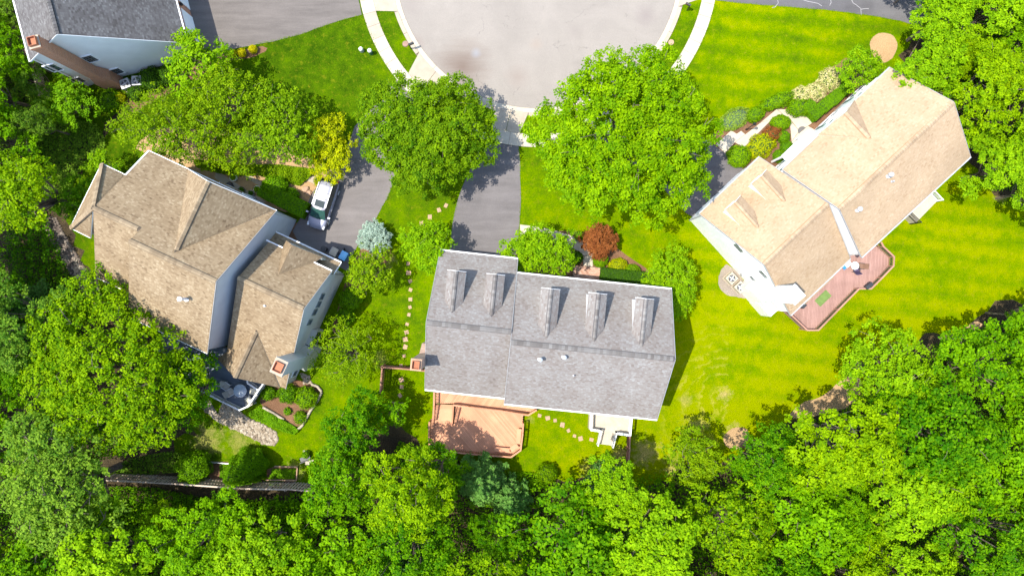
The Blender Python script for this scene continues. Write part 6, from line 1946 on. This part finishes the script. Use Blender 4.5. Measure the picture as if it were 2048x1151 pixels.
# ------------------------------------------------------------------ small things
def ac_unit(label, px, py, rz, m):
    c = W(px, py, .4); c.z = 0
    t = thing('air_conditioner', label, 'air conditioner', c, None, rz)
    def add(name, mb, mm):
        o = bpy.data.objects.new(name, mb.mesh(name)); o.data.materials.append(mm); col.objects.link(o); o.parent = t; return o
    b = MB().box((0, 0, .45), (.82, .82, .74)); add('cabinet', b, m)
    fr = MB()
    for s in (-1, 1): fr.box((s * .39, 0, .845), (.08, .86, .05)); fr.box((0, s * .39, .845), (.70, .08, .05))
    add('top_frame', fr, m)
    add('fan_well', MB().cyl((0, 0), .33, .825, .832, 20), M['dark'])
    f = MB()
    for k in range(4):
        a = k * math.pi / 2 + .3; f.beam((0, 0, .85), (.28 * math.cos(a), .28 * math.sin(a), .845), .12, .012)
    f.cyl((0, 0), .07, .84, .875, 10); add('fan', f, M['galv'])
    g_ = MB()
    for k in range(12):
        a = k * math.pi / 6; g_.beam((.05 * math.cos(a), .05 * math.sin(a), .885), (.37 * math.cos(a), .37 * math.sin(a), .875), .012, .012)
    add('guard', g_, M['galv']); add('pad', MB().box((0, 0, .04), (.95, .95, .08)), M['conc'])
ac_unit('left air conditioner unit at the foot of the red brick chimney', 255, 170, .35, M['galv'])
ac_unit('right air conditioner unit at the foot of the red brick chimney', 278, 164, .05, M['galv'])
ac_unit('upper air conditioner unit on the gravel pad beside the white wall', 1461, 556.5, .75, M['conc2'])
ac_unit('lower air conditioner unit on the gravel pad beside the white wall', 1478, 574, .75, M['conc2'])
b = MB(); b.box((0, 0, .8), (.25, .3, .4)); b.cyl((.0, .0), .04, 0, .6, 8); b.beam((0, 0, .9), (.5, -.25, .9), .04, .04)
o = b.build('gas_meter', M['grey'], loc=W(1479, 549, 0)); tag(o, 'grey gas meter on the white wall beside the gravel pad', 'gas meter')

# bins by the garage
def bin_(label, px, py, w, d, h, mb_, ml, rz, cat='bin'):
    c = W(px, py, h); c.z = 0
    t = thing('wheelie_bin', label, cat, c, None, rz)
    b = MB(); v = []
    def add(name, mb, mm):
        o = bpy.data.objects.new(name, mb.mesh(name)); o.data.materials.append(mm); col.objects.link(o); o.parent = t; return o
    for x, y, z in ((-.42, -.42, .05), (.42, -.42, .05), (.42, .42, .05), (-.42, .42, .05), (-.5, -.5, h), (.5, -.5, h), (.5, .5, h), (-.5, .5, h)): v.append((x * w, y * d, z))
    b.v = v; b.f = [(3, 2, 1, 0), (4, 5, 6, 7), (0, 1, 5, 4), (1, 2, 6, 5), (2, 3, 7, 6), (3, 0, 4, 7)]; b.mi = [0] * 6
    add('bin_body', b, mb_)
    l = MB().box((0, 0, h + .035), (w * 1.06, d * 1.08, .06)); l.box((0, 0, h + .08), (w * .8, d * .7, .03)); add('lid', l, ml)
    hd = MB().box((-w * .6, 0, h - .05), (.04, d * .8, .04)); add('handle', hd, mb_)
    wl = MB()
    for s in (-1, 1): wl.box((-w * .42, s * d * .45, .1), (.2, .06, .2))
    add('wheel', wl, M['black'])
M['binblue'] = simple("blue_plastic", (0.03, 0.22, 0.50), .4); M['bingrey'] = simple("light_grey_plastic", (0.35, 0.36, 0.38), .5)
bin_('blue recycling bin by the garage of the brown-roofed house', 687, 511, .58, .75, 1.05, M['binblue'], simple("pale_blue_lid", (.12, .42, .70), .4), -.5)
bin_('light grey bin beside the blue bin', 668, 503, .6, .7, 1.0, M['bingrey'], M['conc2'], -.5)
bin_('dark bin behind the blue bin', 680, 499, .55, .55, .9, M['dark'], M['dark'], -.3)
def pot(label, px, py, r, h, m, plant=None, name='plant_pot', ring=True):
    c = W(px, py, h); c.z = 0; t = thing(name, label, 'pot' if plant else 'bin', c)
    b = MB(); b.cyl((0, 0), r * .75, 0, h, 16, r); o = bpy.data.objects.new('pot_body', b.mesh('pot_body')); o.data.materials.append(m); col.objects.link(o); o.parent = t
    b = MB(); b.cyl((0, 0), r * .84, h, h + .01, 16); o = bpy.data.objects.new('soil', b.mesh('soil')); o.data.materials.append(M['mulch'] if plant else M['dark']); col.objects.link(o); o.parent = t
    if plant:
        rs = np.random.RandomState(int(px)); n = 420; q = rs.normal(0, 1, (n, 3)) * np.array([r * .33, r * .33, .09]); q[:, 2] = np.abs(q[:, 2]) + h + .03
        o = bpy.data.objects.new('foliage', quad_mesh('foliage', leaf_quads(rs, q, np.tile([0, 0, 1.], (n, 1)), .10), rs.rand(n))); o.data.materials.append(LF[plant]); col.objects.link(o); o.parent = t
pot('round black rubbish can left of the bins', 647, 497, .27, .85, M['black'], None, 'rubbish_can')
pot('white rimmed pot with green plant, left of two on the front path', 466, 355, .33, .45, M['white'], 'bright')
pot('white rimmed pot with green plant, right of two on the front path', 514, 378, .33, .45, M['white'], 'bright')
pot('low dark round tub against the front wall, left of the right pot', 483, 381, .36, .3, M['dark'], 'dkhedge')
pot('grey round tub beside the dark tub on the front path', 502, 386, .28, .35, M['grey'], 'dkhedge')
for pts in ([(432,345),(447,349),(497,383),(531,402),(526,410),(470,380),(430,356)], [(470,340),(478,338),(520,362),(545,372),(540,380),(512,368)], [(598,355),(625,352),(655,360),(643,378),(625,366)]):
    sheet('front_path', P2(pts), .03, M['conc'], kind='structure')
MB().box((0, 0, .35), (.45, .5, .7), .5).build('box_planter', M['dark'], loc=W(463, 372, 0))
tag(bpy.data.objects['box_planter'], 'dark square planter on the front path, beside the left white pot', 'planter')

# utility pedestals, covers, mailboxes
for i, (x, y, h) in enumerate(((721, 99, .55), (738.5, 104, .8))):
    b = MB(); b.cyl((0, 0), .19, 0, h, 14, .17); t = thing('utility_pedestal', ('shorter' if i == 0 else 'taller') + ' green utility pedestal with white cap on the top lawn', 'utility box', W(x + (4 if i else 3), y + 3, 0), 'utility pedestals on the top lawn')
    o = bpy.data.objects.new('casing', b.mesh('casing')); o.data.materials.append(simple('utility_green', (.03, .12, .06), .5) if i else M['grey']); col.objects.link(o); o.parent = t
    b = MB(); b.cyl((0, 0), .20, h, h + .12, 14, .15); o = bpy.data.objects.new('cap', b.mesh('cap')); o.data.materials.append(M['white']); col.objects.link(o); o.parent = t
for i, (x, y, lb) in enumerate(((811, 88, 'brown round inspection cover in the grass strip left of the road'), (1342, 85, 'pinkish round inspection cover in the grass strip right of the road'))):
    o = MB().cyl((0, 0), .27 if i else .30, 0, .08, 18, .26).build('inspection_cover', M['paver'] if i else simple('brown_cover', (.28, .17, .12), .8), loc=W(x, y, 0)); tag(o, lb, 'cover')
def mailbox(label, px, py, ang):
    t = thing('mailbox', label, 'mailbox', W(px, py, 0), None, ang)
    b = MB(); b.box((0, 0, .55), (.09, .09, 1.1)); b.box((.15, 0, .95), (.4, .06, .06)); o = bpy.data.objects.new('post', b.mesh('post')); o.data.materials.append(M['black']); col.objects.link(o); o.parent = t
    b = MB(); n = 7
    for x0, x1 in ((-.05, .45),):
        pr = [(-.1, 1.05), (.1, 1.05), (.1, 1.18)] + [(.1 * math.cos(a), 1.18 + .1 * math.sin(a)) for a in np.linspace(0.3, math.pi - .3, 5)] + [(-.1, 1.18)]
        A_ = [(x0, y, z) for y, z in pr]; B_ = [(x1, y, z) for y, z in pr]
        for i in range(len(pr)): b.poly([A_[i], A_[(i + 1) % len(pr)], B_[(i + 1) % len(pr)], B_[i]])
        b.poly(A_[::-1]); b.poly(B_)
    o = bpy.data.objects.new('box', b.mesh('box')); o.data.materials.append(M['dark']); col.objects.link(o); o.parent = t
    b = MB().box((.3, .115, 1.2), (.03, .01, .18)); o = bpy.data.objects.new('flag', b.mesh('flag')); o.data.materials.append(simple('red_flag', (.5, .02, .02), .5)); col.objects.link(o); o.parent = t
mailbox('black mailbox beside the kerb at top, right of the road', 1374, 21, -.5 + math.pi)
mailbox('dark mailbox beside the kerb, left of the road', 822, 98, .4)
# lamp post by the curved walk
t = thing('lamp_post', 'black lamp post beside the curved walk of the tan-roofed house', 'lamp', W(1493, 259, 0))
b = MB(); b.cyl((0, 0), .05, 0, 1.9, 8); b.cyl((0, 0), .12, 0, .15, 8, .06); o = bpy.data.objects.new('post', b.mesh('post')); o.data.materials.append(M['black']); col.objects.link(o); o.parent = t
b = MB(); b.cyl((0, 0), .09, 1.95, 2.2, 6, .13); o = bpy.data.objects.new('lantern_glass', b.mesh('lantern_glass')); o.data.materials.append(M['glass']); col.objects.link(o); o.parent = t
b = MB(); b.cyl((0, 0), .16, 2.2, 2.34, 6, .03); b.cyl((0, 0), .1, 1.9, 1.95, 6); o = bpy.data.objects.new('lantern_cap', b.mesh('lantern_cap')); o.data.materials.append(M['black']); col.objects.link(o); o.parent = t
# half-round doormat
c = W(1604, 262, 0); b = MB(); a0 = math.radians(40)
b.prism([(.42 * math.cos(a), .42 * math.sin(a)) for a in np.linspace(a0, a0 + math.pi, 14)], .065, .085); o = b.build('door_mat', simple('grey_mat', (.12, .11, .10), .9), loc=c); tag(o, 'dark half-round doormat on the pale entrance patio', 'doormat')

# deck furniture
def sun_chair(label, px, py, ang, z, m, fm, cat='chair', arm=False, fx=.55, grp=None):
    t = thing('patio_chair', label, cat, Vector((*P1(px, py, z + .4), z)), grp, ang)
    def add(name, mb, mm):
        o = bpy.data.objects.new(name, mb.mesh(name)); o.data.materials.append(mm); col.objects.link(o); o.parent = t; return o
    add('seat', MB().box((0.05, 0, .40), (.55, fx, .05)), m)
    Mx = Matrix.Rotation(math.radians(28), 4, 'Y'); Mx.translation = Vector((-.34, 0, .66))
    add('backrest', MB().box((0, 0, 0), (.05, fx, .62), M=Matrix.Translation((-.36, 0, .64)) @ Matrix.Rotation(math.radians(-28), 4, 'Y')), m)
    for sx in (-.2, .3):
        for s in (-1, 1): add('leg', MB().box((sx, s * fx * .47, .19), (.04, .04, .38)), fm)
    for s in (-1, 1): add('armrest', MB().box((.0, s * fx * .52, .58), (.55, .05, .03)), fm)
M['sling'] = simple('beige_sling', (.36, .33, .28), .8); M['cush'] = simple('cream_cushion', (.6, .55, .42), .9)
zd_ = 1.0
sun_chair('beige sling chair on the blue-grey deck, upper left of the glass table', 452, 771, math.radians(-35), zd_, M['sling'], M['greyR'], fx=.6)
sun_chair('beige sling chair on the blue-grey deck, tucked against the glass table', 461, 784, math.radians(30), zd_, M['sling'], M['greyR'], fx=.6)
sun_chair('beige cushioned chair on the blue-grey deck, right of the glass table', 507, 782, math.radians(170), zd_, M['cush'], M['dark'], fx=.6)
sun_chair('tilted cream cushioned chair in the bottom corner of the blue-grey deck', 498, 800, math.radians(120), zd_, M['cush'], M['dark'], fx=.6)
t = thing('glass_table', 'round glass table on the blue-grey deck', 'table', Vector((*P1(480, 781, 1.7), 1.0)))
for nm, mb, mm in (('tabletop', MB().cyl((0, 0), .58, .70, .725, 28), simple('frosted_glass', (.30, .36, .42), .15)), ('rim', MB().cyl((0, 0), .60, .69, .70, 28), M['galv']), ('pedestal', MB().cyl((0, 0), .05, 0, .69, 8), M['galv']), ('foot', MB().cyl((0, 0), .25, 0, .04, 12), M['galv'])):
    o = bpy.data.objects.new(nm, mb.mesh(nm)); o.data.materials.append(mm); col.objects.link(o); o.parent = t
pot('terracotta pot with plant behind the pale deck rail', 523, 766, .26, .5, M['clay'], 'bright')
zr_ = .9
t = thing('patio_table', 'small white round table on the pinkish red deck', 'table', Vector((*P1(1710, 531, 1.6), zr_)))
for nm, mb, mm in (('tabletop', MB().cyl((0, 0), .36, .68, .71, 24), M['white']), ('pedestal', MB().cyl((0, 0), .05, 0, .68, 8), M['dark'])):
    o = bpy.data.objects.new(nm, mb.mesh(nm)); o.data.materials.append(mm); col.objects.link(o); o.parent = t
sun_chair('brown patio chair right of the white round table', 1721, 532, math.radians(175), zr_, simple('brown_sling', (.20, .11, .07), .8), M['dark'], fx=.5)
sun_chair('dark patio chair below the white round table', 1712, 538, math.radians(100), zr_, simple('plum_sling', (.06, .04, .09), .8), M['dark'], fx=.5)
b = MB(); b.box((0, 0, .22), (.75, .4, .4)); t = thing('cool_box', 'white cool box with blue lid beside the deck table', 'cool box', Vector((*P1(1695, 529, 1.3), zr_)), None, .6)
o = bpy.data.objects.new('box_body', b.mesh('box_body')); o.data.materials.append(M['white']); col.objects.link(o); o.parent = t
b = MB().box((-.4, 0, .44), (.3, .42, .06)); o = bpy.data.objects.new('lid', b.mesh('lid')); o.data.materials.append(M['binblue']); col.objects.link(o); o.parent = t
o = MB().box((0, 0, .01), (1.45, .78, .02)).build('green_rug', simple('green_mat', (.13, .20, .05), .95), loc=Vector((*P1(1646, 596, zr_), zr_))); o.rotation_euler = (0, 0, math.radians(44)); tag(o, 'rectangular green mat on the pinkish red deck', 'mat')
o = MB().box((0, 0, .3), (.45, .35, .6)).build('storage_box', M['dark'], loc=Vector((*P1(1607, 611, zr_ + .5), zr_))); o.rotation_euler = (0, 0, math.radians(44)); tag(o, 'small dark box on the pinkish deck below the white chimney', 'box')
b = MB().box((0, 0, .14), (.7, .35, .28)); o = b.build('rail_planter', M['dark'], loc=Vector((*P1(1737, 571, 1.9), 1.84))); o.rotation_euler = (0, 0, .7); tag(o, 'dark planter box on the outer rail of the pinkish deck', 'planter')

# ------------------------------------------------------------------ fences
def picket_fence(name, label, pts_px, h, m, sp=.145, pw=.12, skipcap=False, sides=True):
    pts = [W(x, y, h) for x, y in pts_px]
    t = thing(name, label, 'fence', flat(pts[0]))
    me = None
    bm_ = MB(); bm_.box((0, 0, h / 2), (.022, pw, h)); me = bm_.mesh('picket'); me.materials.append(m)
    for a, b_ in zip(pts[:-1], pts[1:]):
        a = flat(a); b_ = flat(b_); L = (b_ - a).length; d = (b_ - a).normalized(); n = max(1, int(L / sp)); rz = math.atan2(d.y, d.x) + math.pi / 2
        for j in range(n):
            q = a + d * (j + .5) * (L / n); q.z = R.uniform(-.04, .0)
            child_at('picket', me, None, t, q, (R.uniform(-.012, .012), R.uniform(-.012, .012), rz))
        nn = Vector((-d.y, d.x, 0))
        for z_ in (.35, h * .55, h - .12): strip(t, a + nn * -.05 + Vector((0, 0, z_)), b_ + nn * -.05 + Vector((0, 0, z_)), .05, .09, m, 'fence_rail')
        if not skipcap: strip(t, a + Vector((0, 0, h + .02)), b_ + Vector((0, 0, h + .02)), .13, .035, m, 'cap_rail')
        k = max(1, int(L / 2.4))
        for j in range(k + 1):
            q = a.lerp(b_, j / k) + nn * -.11; MB().box((q.x, q.y, h / 2 + .03), (.1, .1, h + .06), rz).build('fence_post', m, t)
    return t
picket_fence('picket_fence', 'weathered grey picket fence along the wood at lower left', [(201, 959), (285, 963), (367, 968), (438, 973), (490, 976.5), (570, 978), (572, 977), (626, 982)], 2.3, M['fence'], .25, .15)
picket_fence('picket_fence', 'short weathered fence run going up left from the fence corner', [(199, 958), (160, 977)], 2.0, M['fence'])
picket_fence('garden_fence', 'brown board fence from the brick chimney around the stepping stones', [(850, 741.5), (806, 737), (764, 734), (760, 786)], 1.5, M['fenceB'], .15, .13)
picket_fence('garden_fence', 'reddish fence running from the white porch down to the wood', [(1260, 870), (1259, 900), (1257, 935)], 1.4, M['fenceB'], .15, .13)
picket_fence('edge_fence', 'dark board fence left of the dark grey roofed house', [(40, 60), (62, 140), (80, 190)], 1.5, M['fence'], .15, .13)
# garden bed frames near the fence
for lb, pts in (('pale pipe frame around the bed left of the arborvitae', [(412, 922), (470, 926)]), ('wooden edged bed right of the arborvitae', [(550, 931), (596, 932), (594, 959), (533, 958)])):
    t = thing('garden_bed_frame', lb, 'garden bed', W(*pts[0], 0)); ps = [W(x, y, 0) for x, y in pts]
    if len(ps) == 2: ps.append(W(412, 960, 0)); ps = [ps[1], ps[0], ps[2]]
    for i, (a, b_) in enumerate(zip(ps[:-1], ps[1:])):
        strip(t, a + Vector((0, 0, .12 + .003 * i)), b_ + Vector((0, 0, .12 + .003 * i)), .08, .22, M['galv'] if 'pipe' in lb else M['paver'], 'edge_board')
# log edging of the mulch bed
t = thing('log_edging', 'row of curved logs edging the orange mulch bed', 'edging', W(620, 815, 0))
for pts in ([(624, 768), (636, 772), (644, 782)], [(644, 783), (636, 800), (622, 820), (613, 836)], [(613, 837), (605, 850), (594, 860)], [(527, 813), (548, 825), (569, 838)]):
    ps = [W(x, y, 0) + Vector((0, 0, .14)) for x, y in pts]; MB().tube(ps, [.13] * len(ps), 8).build('log', M['barkP'], t)
# pavers and dark bench by the fence end
t = thing('garden_bench', 'dark bench with plant pots on pale pavers right of the fence', 'bench', W(613, 914, 0), None, .35)
for nm, mb in (('seat', MB().box((0, 0, .42), (.95, .38, .05))), ('backrest', MB().box((0, -.2, .68), (.95, .05, .4))), ('leg', MB().box((-.4, 0, .2), (.06, .34, .4))), ('leg', MB().box((.4, 0, .2), (.06, .34, .4)))):
    o = bpy.data.objects.new(nm, mb.mesh(nm)); o.data.materials.append(M['dark']); col.objects.link(o); o.parent = t
for x, y in ((611, 903), (615, 925), (623, 922)):
    c = W(x, y, 0); o = MB().box((0, 0, .02), (.42, .32, .05)).build('paver', M['conc2'], loc=c, kind='structure')
shrub('leafy pot plant on the dark garden bench', 611, 909, 7, .8, 'hedge', 170, .10)

# taller tufts of grass and weeds left by the mower along edges, walls and stones
def tufts(name, lines, n, seed, leafk='hedge', spread=.12, h=.12):
    rs = np.random.RandomState(seed); C = []
    for pts in lines:
        P = [W(x, y, 0) for x, y in pts]
        L = sum((b - a).length for a, b in zip(P[:-1], P[1:]))
        for a, b in zip(P[:-1], P[1:]):
            k = int(n * (b - a).length / 10.0) + 1; t = rs.uniform(0, 1, k)
            q = np.array(a)[None] + t[:, None] * (np.array(b) - np.array(a))[None]
            q[:, :2] += rs.normal(0, spread, (k, 2)); q[:, 2] = rs.uniform(.01, h, k); C.append(q)
    C = np.concatenate(C)
    return obj(name, quad_mesh(name, leaf_quads(rs, C, np.tile([0, 0, 1.0], (len(C), 1)), .10, .35), np.clip(rs.normal(.5, .25, len(C)), 0, 1)), LF[leafk], kind='stuff')
tufts('edge_grass', [[(1042, 400), (1040, 330), (1037, 292)], [(1038, 470), (1042, 400)], [(899, 500), (904, 450), (915, 400)], [(748, 446), (774, 396), (792, 350)], [(724, 30), (660, 48), (600, 69), (500, 92)], [(1432, 1), (1500, 8), (1650, 20), (1760, 34), (1836, 53)]], 260, 1, 'locust', .05, .08)
tufts('edge_grass', [[(820, 527), (820, 598), (811, 678), (802, 731)], [(860, 434), (892, 411)], [(1079, 830), (1125, 849), (1183, 878)]], 130, 2, 'hedge', .28, .07)
tufts('edge_grass', [[ring_pt_px for ring_pt_px in ((812, 137), (786, 99), (764, 57), (753, 24))], [(786, 147), (755, 99), (742, 66), (726, 32)], [(1352, 125), (1380, 70), (1398, 20)], [(1381, 130), (1410, 70), (1426, 20)]], 240, 3, 'locust', .05, .08)
